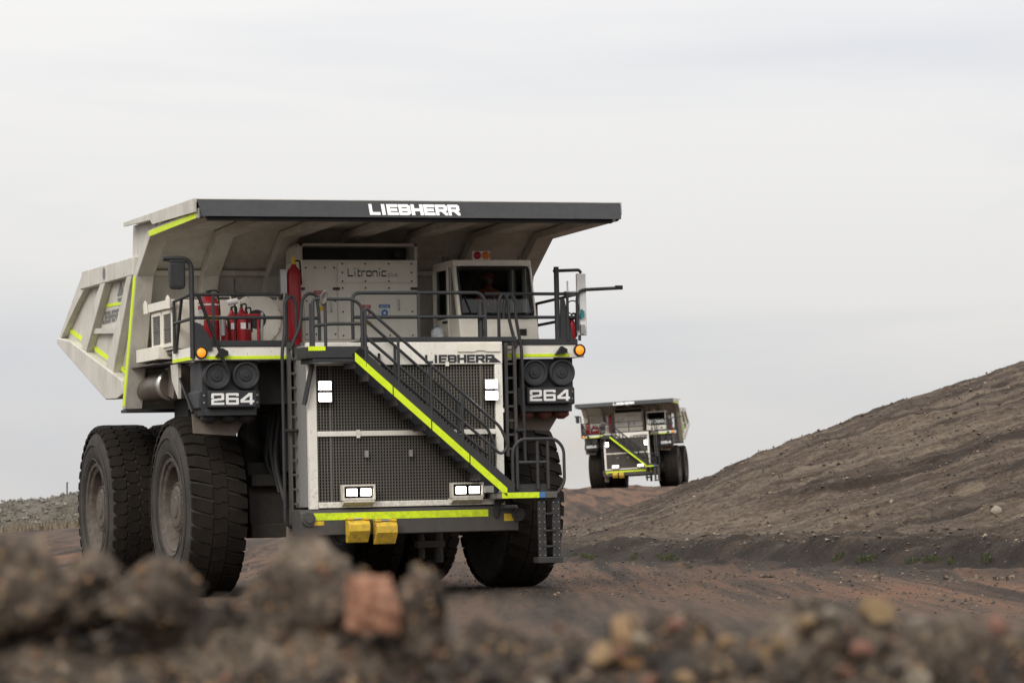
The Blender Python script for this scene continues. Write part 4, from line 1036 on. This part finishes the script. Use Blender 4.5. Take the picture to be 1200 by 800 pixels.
    rbm = MB(); rbm.hexa([(-3.84, 0.62, 6.36), (3.84, 0.62, 6.36), (3.84, 0.85, 6.36), (-3.84, 0.85, 6.36), (-3.84, 0.58, 6.46), (3.84, 0.58, 6.46), (3.84, 0.85, 6.46), (-3.84, 0.85, 6.46)])
    rbm.build('wall_stiffener', M['body'], body)
    MB().box(-4.19, 4.19, 1.55, 2.05, 3.68, 3.74).build('body_foot', M['dark'], body)
    cn = MB(); cn.prism([(-4.30, 7.39), (1.30, 7.44), (1.30, 7.47), (-4.30, 7.45)], 0, -4.21, 4.21)
    for s in (-1, 1): cn.prism([(-4.28, 7.20), (-1.1, 7.24), (-0.9, 7.34), (1.28, 7.39), (1.28, 7.465), (-4.28, 7.452)], 0, s * 4.21, s * 4.26)
    canopy = cn.build('canopy', M['body'], body)
    vz = MB(); vz.hexa([(-4.16, -4.50, 7.11), (4.16, -4.50, 7.11), (4.16, -4.46, 7.11), (-4.16, -4.46, 7.11), (-4.21, -4.34, 7.43), (4.21, -4.34, 7.43), (4.21, -4.29, 7.44), (-4.21, -4.29, 7.44)])
    vz.prism([(-4.29, 7.08), (-4.46, 7.12), (-4.31, 7.42)], 0, -4.16, -4.12); vz.prism([(-4.29, 7.08), (-4.46, 7.12), (-4.31, 7.42)], 0, 4.12, 4.16)
    visor = vz.build('visor', M['grey'], body)
    MB().box(-4.02, 4.02, -4.38, -4.25, 7.04, 7.12).build('visor_lip', M['black'], body)
    nrm = Vector((0, -4.34 + 4.50, 7.43 - 7.11)).normalized()
    tx = MB(); raster_text(tx, 'LIEBHERR', (-0.91, -4.506 + .05 * nrm.y, 7.11 + .05 * nrm.z), (1, 0, 0), nrm, 1.80, 0.24, 0.38, 0.07, wz=0.25)
    tx.build('lettering', M['lettering_white'], visor)
    for s in (-1, 1):
        X0, X1 = s * 3.98, s * 4.15
        MB().prism([(0.95, 6.40), (0.90, 6.76), (5.55, 6.79), (5.75, 6.42)], 0, X0, X1).build('top_rail', M['body'], body, .015)
        MB().prism([(5.55, 6.79), (5.40, 6.44), (6.2, 6.16), (7.92, 5.46), (7.95, 5.54)], 0, X0, s * 4.12).build('tail_edge', M['body'], body)
        MB().prism([(3.45, 6.41), (3.90, 6.41), (5.80, 5.30), (5.30, 5.05)], 0, X0, X1).build('side_rib', M['body'], body, .015)
        MB().prism([(1.15, 6.40), (1.55, 6.40), (3.50, 4.66), (2.95, 4.42)], 0, X0, X1).build('side_rib', M['body'], body, .015)
        MB().prism([(2.45, 5.44), (5.1, 5.55), (5.2, 5.45), (2.6, 5.32)], 0, X0, s * 4.10).build('side_ledge', M['body'], body)
        MB().prism([(7.95, 5.38), (7.90, 5.50), (6.70, 5.38), (1.95, 4.34), (1.90, 4.06), (2.4, 3.98), (3.4, 4.0)], 0, X0, s * 4.19).build('side_skirt', M['body'], body, .02)
        MB().prism([(0.35, 6.55), (-0.42, 7.10), (-0.42, 7.38), (1.40, 7.42), (1.55, 6.45), (0.85, 6.35)], 0, s * 3.98, s * 4.03).build('corner_plate', M['body'], body)
        MB().prism([(1.2, 5.2), (0.7, 6.38), (1.2, 6.4), (1.9, 3.8), (1.7, 3.8)], 0, s * 3.99, s * 4.08).build('corner_post', M['body'], body)
        xx0, xx1 = s * 4.2005, s * 4.208
        MB().prism([(0.54, 6.34), (0.76, 6.34), (1.86, 3.80), (1.66, 3.80)], 0, xx0, xx1).build('reflective_strip', M['yellow_tape'], body)
        MB().prism([(-4.22, 7.095), (-0.60, 7.04), (-0.60, 7.15), (-4.22, 7.195)], 0, xx0, xx1).build('reflective_strip', M['yellow_tape'], body)
        for (a, b) in (((1.95, 4.39), (2.85, 4.585)), ((3.52, 4.735), (5.15, 5.09)), ((5.75, 5.22), (7.5, 5.60))):
            MB().prism([(a[0], a[1]), (b[0], b[1]), (b[0], b[1] + .10), (a[0], a[1] + .09)], 0, s * 3.981, s * 4.0).build('reflective_strip', M['yellow_tape'], body)
        MB().prism([(2.3, 5.90), (4.75, 5.96), (4.75, 6.02), (2.3, 5.96)], 0, s * 3.981, s * 3.99).build('reflective_strip', M['yellow_tape'], body)
        ux = Vector((0, -1, 0)) if s < 0 else Vector((0, 1, 0))
        o0 = (s * 3.985, 4.42, 5.60) if s < 0 else (s * 3.985, 2.9, 5.60)
        tx = MB(); raster_text(tx, 'LIEBHERR', o0, ux, (0, 0, 1), 1.5, 0.25, 0.38, 0.07, wz=0.25)
        tx.build('lettering', M['lettering_grey'], body)
        em = MB(); y = 2.75
        em.add([(s * 3.985, y - .32, 6.10), (s * 3.985, y + .32, 6.10), (s * 3.985, y, 6.40)], [(0, 1, 2)]); em.add([(s * 3.985, y - .32, 6.06), (s * 3.985, y + .32, 6.06), (s * 3.985, y, 5.76)], [(0, 1, 2)])
        em.build('emblem', M['lettering_grey'], body)
        MB().disc((s * 4.154, 3.5, 6.60), 0.13, 0, 24).build('round_emblem', M['lettering_grey'], body)
    return T

HEAD = radians(20)
truck = build_truck()
truck.location = (-3.2885, 68.4244, 0.0); truck.rotation_euler = (0, 0, HEAD)
tag(truck, 'huge white mining haul truck, nearest and largest, filling the left half', 'haul truck', 'haul trucks on the mine road')

def copy_tree(o, parent=None):
    c = o.copy(); COL.objects.link(c); c.parent = parent
    for ch_ in list(o.children): copy_tree(ch_, c)
    return c
far = copy_tree(truck)
far.rotation_mode = 'QUATERNION'
far.rotation_quaternion = Matrix.Rotation(-math.atan(BANK2), 3, 'Y').to_quaternion() @ Matrix.Rotation(radians(-9.15), 3, 'Z').to_quaternion()
far.location = (P2[0], P2[1], 2.40)
tag(far, 'distant white mining haul truck with lit headlights cresting the road behind', 'haul truck', 'haul trucks on the mine road')
bpy.context.view_layer.update()

# ---------------------------------------------------------------- things on the trucks that can be lifted off
def on_truck(root, p):
    return root.matrix_world @ Vector(p)
def wheel_chock(root, x, z, first, label):
    mb = MB()
    # wedge hanging on the bumper: sloped front, notched top
    mb.prism([(-4.14, z), (-4.22, z - .07), (-4.22, z - .20), (-4.06, z - .42), (-3.97, z - .42), (-3.965, z)], 0, x - .21, x + .21)
    mb.box(x - .21, x - .09, -4.17, -3.97, z + .001, z + .05); mb.box(x + .09, x + .21, -4.17, -3.97, z + .001, z + .05)
    o = mb.build('wheel_chock', M['chock'], None, 0.015)
    o.matrix_world = root.matrix_world.copy()
    MB().tube([(x - .08, -4.10, z + .03), (x + .08, -4.10, z + .03)], 0.018, 6).build('handle', M['alu'], o)
    tag(o, label, 'wheel chock', 'yellow wheel chocks on the bumpers'); return o
for root, nm in ((truck, 'near'), (far, 'distant')):
    wheel_chock(root, -1.15, 1.44, True, 'yellow wheel chock hanging on the %s truck bumper, the one further left' % nm)
    wheel_chock(root, -0.61, 1.40, False, 'yellow wheel chock hanging on the %s truck bumper, the one further right' % nm)

jb = MB().prism([(-.11, 0), (.11, 0), (.11, .30), (.04, .38), (-.05, .38), (-.11, .32)], 1, -.09, .09)
jug = jb.build('water_jug', M['jug'], None, 0.03)
jug.matrix_world = truck.matrix_world @ Matrix.Translation((1.30, -1.75, 4.80))
MB().tube([(0, 0, .38), (0, 0, .42)], .03, 8).build('cap', M['blue'], jug)
tag(jug, 'pale plastic water jug standing on the deck between cabinet and cab', 'jug')

# ---- the driver
def make_driver():
    bm = bmesh.new()
    V = [(0, 0, 0), (0, .02, .16), (0, .03, .34), (0, .02, .50), (0, -.01, .575), (0, -.03, .64),
         (-.19, .02, .47), (-.25, -.08, .24), (-.17, -.34, .30), (-.14, -.42, .32),
         (.19, .02, .47), (.25, -.08, .24), (.17, -.34, .30), (.14, -.42, .32),
         (-.10, -.02, -.01), (-.13, -.40, .02), (-.13, -.46, -.10), (.10, -.02, -.01), (.13, -.40, .02), (.13, -.46, -.10)]
    Ed = [(0, 1), (1, 2), (2, 3), (3, 4), (4, 5), (3, 6), (6, 7), (7, 8), (8, 9), (3, 10), (10, 11), (11, 12), (12, 13), (0, 14), (14, 15), (15, 16), (0, 17), (17, 18), (18, 19)]
    Rd = [.15, .15, .165, .13, .06, .06, .08, .055, .042, .035, .08, .055, .042, .035, .10, .075, .06, .10, .075, .06]
    lay = bm.verts.layers.skin.verify()
    vv = [bm.verts.new(v) for v in V]
    for a, b in Ed: bm.edges.new((vv[a], vv[b]))
    for i, v in enumerate(vv):
        v[lay].radius = (Rd[i], Rd[i]); v[lay].use_root = (i == 0)
    me = bpy.data.meshes.new('person'); bm.to_mesh(me); bm.free()
    o = bpy.data.objects.new('person', me); COL.objects.link(o)
    o.modifiers.new('skin', 'SKIN').use_smooth_shade = True
    sb = o.modifiers.new('sub', 'SUBSURF'); sb.levels = 1; sb.render_levels = 2
    me.materials.append(M['hivis'])
    hd = bpy.data.meshes.new('head'); b2 = bmesh.new(); bmesh.ops.create_icosphere(b2, subdivisions=3, radius=1)
    for v in b2.verts:
        x, y, z = v.co
        jaw = 1 - 0.28 * max(0, -z) ** 1.2
        nx, ny, nz = x * .078 * jaw, y * .098 * (jaw if y > 0 else 1), z * .118
        if y < -.5:
            if abs(x) < .16 and -.35 < z < .12: ny -= .022 * (1 - abs(x) / .16) * (1 - abs(z + .12) / .25 if abs(z + .12) < .25 else 0)   # nose
            if .12 < abs(x) < .5 and .02 < z < .24: ny += .012                                                                          # eye sockets
            if abs(x) < .3 and -.58 < z < -.48: ny += .006                                                                              # mouth
        v.co = (nx, ny, nz)
    for f in b2.faces: f.smooth = True
    b2.to_mesh(hd); b2.free(); hd.materials.append(M['skin'])
    h = bpy.data.objects.new('head', hd); COL.objects.link(h); h.parent = o; h.location = (0, -.045, .74)
    for s_ in (-1, 1):
        e = MB().lathe([(0, 0), (.008, .02), (0, .035)], (s_ * .08, 0, 0), 0, 10).build('ear', M['skin'], h)
        MB().lathe([(-.006, .0001), (0, .013)], (s_ * .032, -.092, .012), 1, 10).build('eye', M['black'], h)
        ha = MB()
        ha.prism([(-.03, -.05), (.03, -.05), (.034, .03), (-.034, .03)], 1, -.012, .012)
        for k in range(4): ha.tube([(-.024 + .016 * k, 0, .03), (-.024 + .016 * k, -.02, .06 + .006 * (k in (1, 2))), (-.024 + .016 * k, .01, .075)], .008, 6)
        ha.tube([(-s_ * .03, 0, -.02), (-s_ * .055, -.015, .01), (-s_ * .05, -.03, .03)], .009, 6)
        hh = ha.build('hand', M['skin'], o); hh.location = (s_ * .14, -.46, .335); hh.rotation_euler = (radians(35), 0, 0)
    hm = MB().lathe([(.02, .118), (.05, .105), (.09, .085), (.125, .045), (.135, .0001)], (0, -.045, .755), 2, 20)
    hm.prism([(-.07, -.13), (.07, -.13), (.05, -.20), (-.05, -.20)], 2, .775, .79)
    hm.build('hard_hat', M['helmet'], o)
    for x in (-.07, .07): MB().box(x - .02, x + .02, -.16, -.15, .20, .46).build('reflective_band', M['sticker_white'], o)
    return o
drv = make_driver()
drv.matrix_world = truck.matrix_world @ Matrix.Translation((2.58, -1.22, 5.42))
tag(drv, 'driver in orange high-visibility jacket and red hard hat behind the windscreen', 'person')

# ---------------------------------------------------------------- stones
def rock_mesh(name, seed, mat, sub=3, planes=9, rough=0.10, squash=(1, 1, 1), octs=3, dr=(.55, .85)):
    r = np.random.default_rng(seed); bm = bmesh.new(); bmesh.ops.create_icosphere(bm, subdivisions=sub, radius=1.0)
    pts = np.array([v.co for v in bm.verts])
    for _ in range(planes):
        n = r.normal(size=3); n /= np.linalg.norm(n); d = r.uniform(*dr)
        k = pts @ n; over = np.maximum(k - d, 0); pts = pts - over[:, None] * n * 0.92
    for o_ in range(octs):
        f = 1.7 * 2 ** o_; ph = r.uniform(0, 9, (3, 3)); M3 = r.normal(size=(3, 3)) * f
        pts = pts * (1 + rough / (1.6 ** o_) * np.sin(pts @ M3 + ph[0]).mean(1))[:, None]
    pts = pts * np.array(squash)
    for v, p in zip(bm.verts, pts): v.co = p
    for f in bm.faces: f.smooth = True
    me = bpy.data.meshes.new(name); bm.to_mesh(me); bm.free(); me.materials.append(mat)
    me.set_sharp_from_angle(angle=radians(38)); return me

def px_bank(px, py, Y=8.0):
    """a point of the bank crest from a picture position"""
    d = fw + rt * ((px - 600) / FPX) - up * ((py - 400) / FPX); t = Y / d.y
    return Vector((0, 0, EYE)) + d * t
STONES = {k: [rock_mesh('stone', 100 + 10 * i + j, M['stone_' + k], 3, 8, .06, dr=(.35, .68)) for j in range(4)] for i, k in enumerate(('dark', 'ochre', 'pale', 'pink'))}
CLODS = [rock_mesh('clod', 300 + j, M['soil'], 5, 6, .22, octs=7) for j in range(4)]
def put(me, name, loc, size, label, cat, group=None):
    o = bpy.data.objects.new(name, me); COL.objects.link(o); o.location = loc; o.scale = size
    o.rotation_euler = [random.uniform(-.5, .5), random.uniform(-.5, .5), random.uniform(0, 6.28)]
    return tag(o, label, cat, group)
K8 = 8.0 / FPX
CRUMBS = []
for i, (px, top, w, h, me, nm, lab) in enumerate([
    (22, 640, 118, 90, CLODS[0], 'soil_clod', 'large blurred dark soil clod at the far left edge of the foreground'),
    (105, 660, 90, 60, CLODS[1], 'soil_clod', 'blurred brown clod beside the far left dark clod'),
    (176, 652, 105, 80, CLODS[2], 'soil_clod', 'rounded grey-brown clod with an orange fleck before the front left tyre'),
    (250, 687, 62, 60, STONES['dark'][0], 'rock', 'dark rounded rock just right of the clod before the front left tyre'),
    (318, 668, 70, 80, CLODS[0], 'soil_clod', 'left shoulder clod of the tallest soil heap under the ladder'),
    (372, 643, 130, 110, CLODS[3], 'soil_clod', 'tallest soil clod of the foreground, below the ladder'),
    (494, 660, 58, 105, CLODS[2], 'rock', 'upright dark rock right of the broken red brick'),
    (560, 748, 110, 70, CLODS[1], 'soil_clod', 'low soil clod at the bottom centre of the foreground'),
    (655, 742, 90, 60, CLODS[2], 'soil_clod', 'low soil clod right of the bottom centre'),
    (790, 726, 100, 70, CLODS[0], 'soil_clod', 'soil clod right of centre studded with pale stones'),
    (960, 714, 150, 80, CLODS[3], 'soil_clod', 'broad soil clod at lower right under the ochre stones'),
    (1130, 742, 130, 80, CLODS[1], 'soil_clod', 'dark soil clod near the lower right corner')]):
    Y = 8.0 + random.uniform(-.06, .06)
    p = px_bank(px, top + h * .62, Y)
    o = put(me, nm, p, (w * K8 / 2 * 1.1, w * K8 / 2 * 1.0, h * K8 / 2 * 1.4), lab, 'soil clod' if 'clod' in nm else 'rock')
    o.rotation_euler[0] *= .4; o.rotation_euler[1] *= .4
    bpy.context.view_layer.update(); MW = np.array(o.matrix_world)
    cv = np.array([v.co for v in me.vertices]); cv = cv[RNG.integers(0, len(cv), 260)] @ MW[:3, :3].T + MW[:3, 3]
    CRUMBS.append(cv)
# the broken brick
p = px_bank(437, 708, 7.9)
bmb = bmesh.new(); bmesh.ops.create_cube(bmb, size=1.0); bmesh.ops.subdivide_edges(bmb, edges=bmb.edges, cuts=7, use_grid_fill=True)
rb_ = np.random.default_rng(77); MM = rb_.normal(size=(3, 3)) * 5
cuts = [(np.array((.62, -.35, .70)), .52), (np.array((-.75, -.45, .48)), .50), (np.array((-.5, -.7, -.5)), .56), (np.array((.3, -.8, .52)), .58), (np.array((.1, -.55, .83)), .50)]
for v in bmb.verts:
    q_ = np.array(v.co)
    for n_, d_ in cuts: q_ = q_ - max(q_ @ n_ - d_, 0) * n_ * .95
    q_ = q_ * (1 + .035 * np.sin(MM @ q_ * 1.7).sum()) ; v.co = (q_[0] * .102, q_[1] * .10, q_[2] * .122)
mbk = bpy.data.meshes.new('broken_brick'); bmb.to_mesh(mbk); bmb.free(); mbk.materials.append(M['brick'])
brick = bpy.data.objects.new('broken_brick', mbk); COL.objects.link(brick); brick.location = p; brick.rotation_euler = (.1, .05, .35)
tag(brick, 'broken pinkish red brick lump sticking out of the foreground bank', 'brick')

rs = random.Random(5)
n_s = 0
GRP = {'dark': ('small dark stone in the blurred foreground soil bank', 'dark stones in the foreground bank'), 'ochre': ('small ochre stone in the blurred foreground soil bank', 'ochre stones in the foreground bank'),
       'pale': ('small pale stone in the blurred foreground soil bank', 'pale stones in the foreground bank'), 'pink': ('small pinkish stone in the blurred foreground soil bank', 'pink stones in the foreground bank')}
while n_s < 150:
    px = rs.uniform(-60, 1260); right = px > 700
    x = (px - 600) * K8; y = rs.gauss(7.88, .16)
    if not 7.35 < y < 8.25: continue
    k = rs.choices(['dark', 'ochre', 'pale', 'pink'], [.38, .26, .2, .16] if right else [.62, .14, .12, .12])[0]
    r = rs.choice([.013, .016, .02, .026]) * (1.25 if right else 1)
    if k == 'dark': r *= 1.6
    z = float(bank_z(np.array([x]), np.array([y]))[0]) + r * .35
    put(STONES[k][rs.randrange(4)], 'stone', (x, y, z), (r, r * rs.uniform(.7, 1.1), r * rs.uniform(.6, .95)), GRP[k][0], 'stone', GRP[k][1]); n_s += 1
# bright named stones on the clods
for (px, py, k, r, lab) in [(166, 668, 'ochre', .018, 'orange stone on the rounded clod before the front left tyre'), (970, 722, 'pale', .026, 'pale stone topmost on the broad clod at lower right'), (945, 728, 'ochre', .03, 'ochre stone beside the pale topmost stone at lower right'),
                            (752, 752, 'pale', .025, 'pale cream stone on the bank right of centre'), (728, 768, 'pink', .024, 'pink stone below the cream stone right of centre'), (790, 735, 'pink', .03, 'pinkish stone on top of the clod right of centre'),
                            (912, 752, 'ochre', .022, 'yellowish stone left of the broad clod at lower right'), (1010, 762, 'pink', .03, 'pink stone below the broad clod at lower right'), (1166, 735, 'pink', .034, 'tilted brown stone near the right edge of the foreground'), (655, 735, 'pink', .015, 'small red stone right of the bottom centre'),
                            (426, 668, 'ochre', .012, 'small orange stone on the heap left of the brick'), (487, 664, 'pale', .010, 'tiny pale stone between the brick and the upright rock')]:
    p = px_bank(px, py, 7.86); put(STONES[k][n_s % 4], 'stone', p, (r, r, r * .85), lab, 'stone')

ANG = {k: [rock_mesh('rock', 500 + 10 * i + j, M['stone_' + k], 3, 9, .05, dr=(.32, .62)) for j in range(3)] for i, k in enumerate(('dark', 'ochre', 'pale', 'pink'))}
for i in range(34):
    px = 690 + 520 * (i + rs.random()) / 34; k = rs.choices(['dark', 'ochre', 'pale', 'pink'], [.45, .2, .15, .2])[0]
    r = rs.uniform(.028, .058); y = rs.uniform(7.8, 8.12); x = (px - 600) * K8
    z = float(bank_z(np.array([x]), np.array([y]))[0]) + r * .3
    word = {'dark': 'dark', 'ochre': 'ochre', 'pale': 'pale', 'pink': 'pinkish'}[k]
    put(ANG[k][i % 3], 'rock', (x, y, z), (r * rs.uniform(.8, 1.4), r, r * rs.uniform(.7, 1.2)), 'angular %s rock on the lower right part of the foreground bank' % word, 'rock', 'angular %s rocks on the right of the bank' % word)
# crumbs of soil too small to count
def scatter_mesh(name, pos, size, mat, label, seed=3):
    r = np.random.default_rng(seed); n = len(pos)
    base = np.array([(1, 0, 0), (-1, 0, 0), (0, 1, 0), (0, -1, 0), (0, 0, 1), (0, 0, -1)], float)
    tri = np.array([(0, 2, 4), (2, 1, 4), (1, 3, 4), (3, 0, 4), (2, 0, 5), (1, 2, 5), (3, 1, 5), (0, 3, 5)])
    v = base[None] * r.uniform(.55, 1.2, (n, 6, 1)) + r.normal(0, .18, (n, 6, 3))
    a = r.uniform(0, 6.28, n); ca, sa = np.cos(a), np.sin(a)
    x = v[..., 0] * ca[:, None] - v[..., 1] * sa[:, None]; y = v[..., 0] * sa[:, None] + v[..., 1] * ca[:, None]
    v = np.stack([x, y, v[..., 2] * .75], -1) * size[:, None, None] + pos[:, None, :]
    f = (tri[None] + 6 * np.arange(n)[:, None, None]).reshape(-1, 3)
    me = bpy.data.meshes.new(name); me.from_pydata(v.reshape(-1, 3).tolist(), [], f.tolist()); me.materials.append(mat)
    o = bpy.data.objects.new(name, me); COL.objects.link(o); return tag(o, label, kind='stuff')
n = 9000; x = RNG.uniform(-1.6, 1.6, n); y = RNG.uniform(7.3, 8.3, n); sz = RNG.choice([.004, .006, .009, .012], n)
cr = np.concatenate(CRUMBS); szc = RNG.choice([.003, .005, .008, .011], len(cr), p=[.3, .35, .25, .1])
scatter_mesh('soil_crumbs', np.concatenate([np.stack([x, y, bank_z(x, y) + sz * .3], -1), cr]), np.concatenate([sz, szc]), M['crumb'], 'fine crumbs of soil and grit on the foreground bank')
# gravel on the hill
n = 26000; y = RNG.uniform(72, 134, n); x = RNG.uniform(-.02, .175, n) * y + RNG.uniform(-1, 1, n)
z, hw = ground_z(x, y)[:2]; keep = (hw > .3); sz = RNG.choice([.015, .022, .032, .05, .08], n, p=[.42, .32, .17, .07, .02])
x, y, z, sz = x[keep], y[keep], z[keep], sz[keep]
scatter_mesh('hill_gravel', np.stack([x, y, z + sz * .3], -1), sz, M['gravel'], 'loose gravel and clods strewn over the soil hill', 4)
n = 9000; y = RNG.uniform(46, 100, n); t_ = RNG.uniform(-14, 0.3, n); x = 2.4 + (t_ - (y - 96) * .364) / .931
z = ground_z(x, y)[0]; sz = RNG.choice([.012, .02, .03, .05], n, p=[.5, .3, .15, .05])
scatter_mesh('road_gravel', np.stack([x, y, z + sz * .2], -1), sz, M['gravel'], 'scattered grit and small clods on the haul road', 6)
n = 5000; x = RNG.uniform(-48, -14, n); y = RNG.uniform(214, 226, n); z = ground_z(x, y)[0]; keep = z > .5; sz = RNG.choice([.08, .14, .22], n, p=[.6, .3, .1])
scatter_mesh('berm_rubble', np.stack([x, y, z + sz * .2], -1)[keep], sz[keep], M['rubble'], 'pale rubble heaped along the far left berm', 8)

def world_px(px, py, Y):
    d = fw + rt * ((px - 600) / FPX) - up * ((py - 400) / FPX); return Vector((0, 0, EYE)) + d * (Y / d.y)
def ray_ground(px, py):
    """first hit of a picture ray with the terrain"""
    d = fw + rt * ((px - 600) / FPX) - up * ((py - 400) / FPX)
    ys = np.linspace(46, 140, 700); P_ = np.array([0, 0, EYE])[None] + np.array(d)[None] * (ys / d.y)[:, None]
    g = ground_z(P_[:, 0], P_[:, 1])[0]; hit = np.where(P_[:, 2] <= g)[0]
    i = hit[0] if len(hit) else len(ys) - 1
    return Vector((P_[i, 0], P_[i, 1], g[i]))
for (px, py, r, k, lab) in [(1166, 601, .16, 'pale', 'pale tan boulder low on the hill at far right'), (903, 617, .08, 'pale', 'small whitish stone at the foot of the hill, left of centre'), (916, 628, .07, 'pale', 'whitish stone on the ledge below the hill'),
                            (1009, 489, .10, 'dark', 'dark stone breaking the hill skyline'), (1120, 485, .12, 'dark', 'dark clod high on the hill at right'), (1045, 588, .07, 'pale', 'pale stone in the middle of the hill')]:
    p = ray_ground(px, py); put(STONES[k][int(px) % 4], 'rock', p + Vector((0, 0, r * .2)), (r * 1.2, r, r * .8), lab, 'rock')
# clods scraped up along the road edge
for i in range(14):
    px = 850 + 350 * (i + rs.random()) / 14; p = ray_ground(px, 673 + 0.012 * (px - 800) + rs.uniform(-3, 3)); r = rs.uniform(.04, .11)
    put(CLODS[i % 4], 'soil_clod', p + Vector((0, 0, r * .1)), (r * 1.5, r * 1.3, r * .7), 'dark clod scraped up along the road edge below the hill', 'soil clod', 'clods along the road edge')

# ---- grass
def tuft(name, loc, h, n, spread, mat, label, group, r):
    mb = MB()
    for k in range(n):
        a = r.uniform(0, 6.28); q = r.uniform(0, spread) ; x0, y0 = cos(a) * q, sin(a) * q
        l = h * r.uniform(.5, 1.1); bx_, by_ = cos(a) * l * r.uniform(.1, .7), sin(a) * l * r.uniform(.1, .7); w = .012 + .02 * h
        ca, sa = cos(a + 1.57) * w, sin(a + 1.57) * w
        mb.add([(x0 - ca, y0 - sa, -.03), (x0 + ca, y0 + sa, -.03), (x0 + bx_ * .5 + ca * .7, y0 + by_ * .5 + sa * .7, l * .62), (x0 + bx_ * .5 - ca * .7, y0 + by_ * .5 - sa * .7, l * .62), (x0 + bx_, y0 + by_, l)], [(0, 1, 2, 3), (3, 2, 4)])
    o = mb.build(name, mat); o.location = loc; return tag(o, label, 'grass tuft', group)
for (px0, px1, n_t) in ((668, 700, 6), (738, 746, 2), (760, 800, 7), (975, 985, 2), (1004, 1030, 5), (1065, 1072, 2), (1088, 1124, 6), (1150, 1170, 2)):
    for k in range(n_t):
        px = rs.uniform(px0, px1); p = ray_ground(px, 652 + .012 * (px - 660) + rs.uniform(-3, 3))
        tuft('grass_tuft', p, rs.uniform(.06, .13), 70, rs.uniform(.1, .2), M['grass'], 'small green grass tuft in the dark soil at the hill foot', 'grass tufts at the hill foot', rs)
mb = MB(); nx_ = RNG.uniform(-46, -15, 2600); ny_ = RNG.uniform(203, 219, 2600); nz_ = ground_z(nx_, ny_)[0]
for x, y, z in zip(nx_.tolist(), ny_.tolist(), nz_.tolist()):
    h = rs.uniform(.2, .55); a = rs.uniform(0, 6.28); w = .05
    mb.add([(x - w, y, z - .02), (x + w, y, z - .02), (x + cos(a) * h * .5, y + sin(a) * h * .5, z + h)], [(0, 1, 2)])
tag(mb.build('dry_grass', M['dry_grass']), 'dry straw-coloured grass along the foot of the far left berm', kind='stuff')
st_ = MB().tube([(0, 0, -.2), (0.02, 0, .75)], .05, 6); st_.tube([(0.02, 0, .7), (.1, 0, .74)], .03, 6)
so = st_.build('marker_stake', M['frame_dark']); so.location = (-29, 221, gz(-29, 221)); tag(so, 'thin marker stake on top of the far left berm', 'stake')

# ---- dust raised behind the far truck
dm = NT('road_dust'); dm.n.remove(dm.b)
pv = dm.new('ShaderNodeVolumePrincipled'); pv.inputs['Color'].default_value = (0.86, 0.78, 0.68, 1); pv.inputs['Anisotropy'].default_value = 0.2
tcv = dm.coord(src='Object'); nv = dm.noise(tcv, 1.6, 4, 0.6)
ln = dm.new('ShaderNodeVectorMath', operation='LENGTH'); dm.l.new(tcv, ln.inputs[0])
fo = dm.new('ShaderNodeMapRange'); fo.inputs['From Min'].default_value = 1.0; fo.inputs['From Max'].default_value = 0.2; dm.l.new(ln.outputs['Value'], fo.inputs['Value'])
mu = dm.new('ShaderNodeMath', operation='MULTIPLY'); dm.l.new(fo.outputs[0], mu.inputs[0]); dm.l.new(dm.ramp(nv, [(0.35, 0.0), (0.65, 1.0)]), mu.inputs[1])
m2 = dm.new('ShaderNodeMath', operation='MULTIPLY'); m2.inputs[1].default_value = 0.07; dm.l.new(mu.outputs[0], m2.inputs[0])
dm.l.new(m2.outputs[0], pv.inputs['Density']); dm.l.new(pv.outputs[0], dm.out.inputs['Volume'])
bm = bmesh.new(); bmesh.ops.create_icosphere(bm, subdivisions=3, radius=1.0); me = bpy.data.meshes.new('dust_cloud'); bm.to_mesh(me); bm.free(); me.materials.append(dm.m)
dc = bpy.data.objects.new('dust_cloud', me); COL.objects.link(dc); dc.location = (5.0, 318, 6.0); dc.scale = (9.5, 12, 5.5)
tag(dc, 'thin beige dust hanging behind the distant truck', kind='stuff')
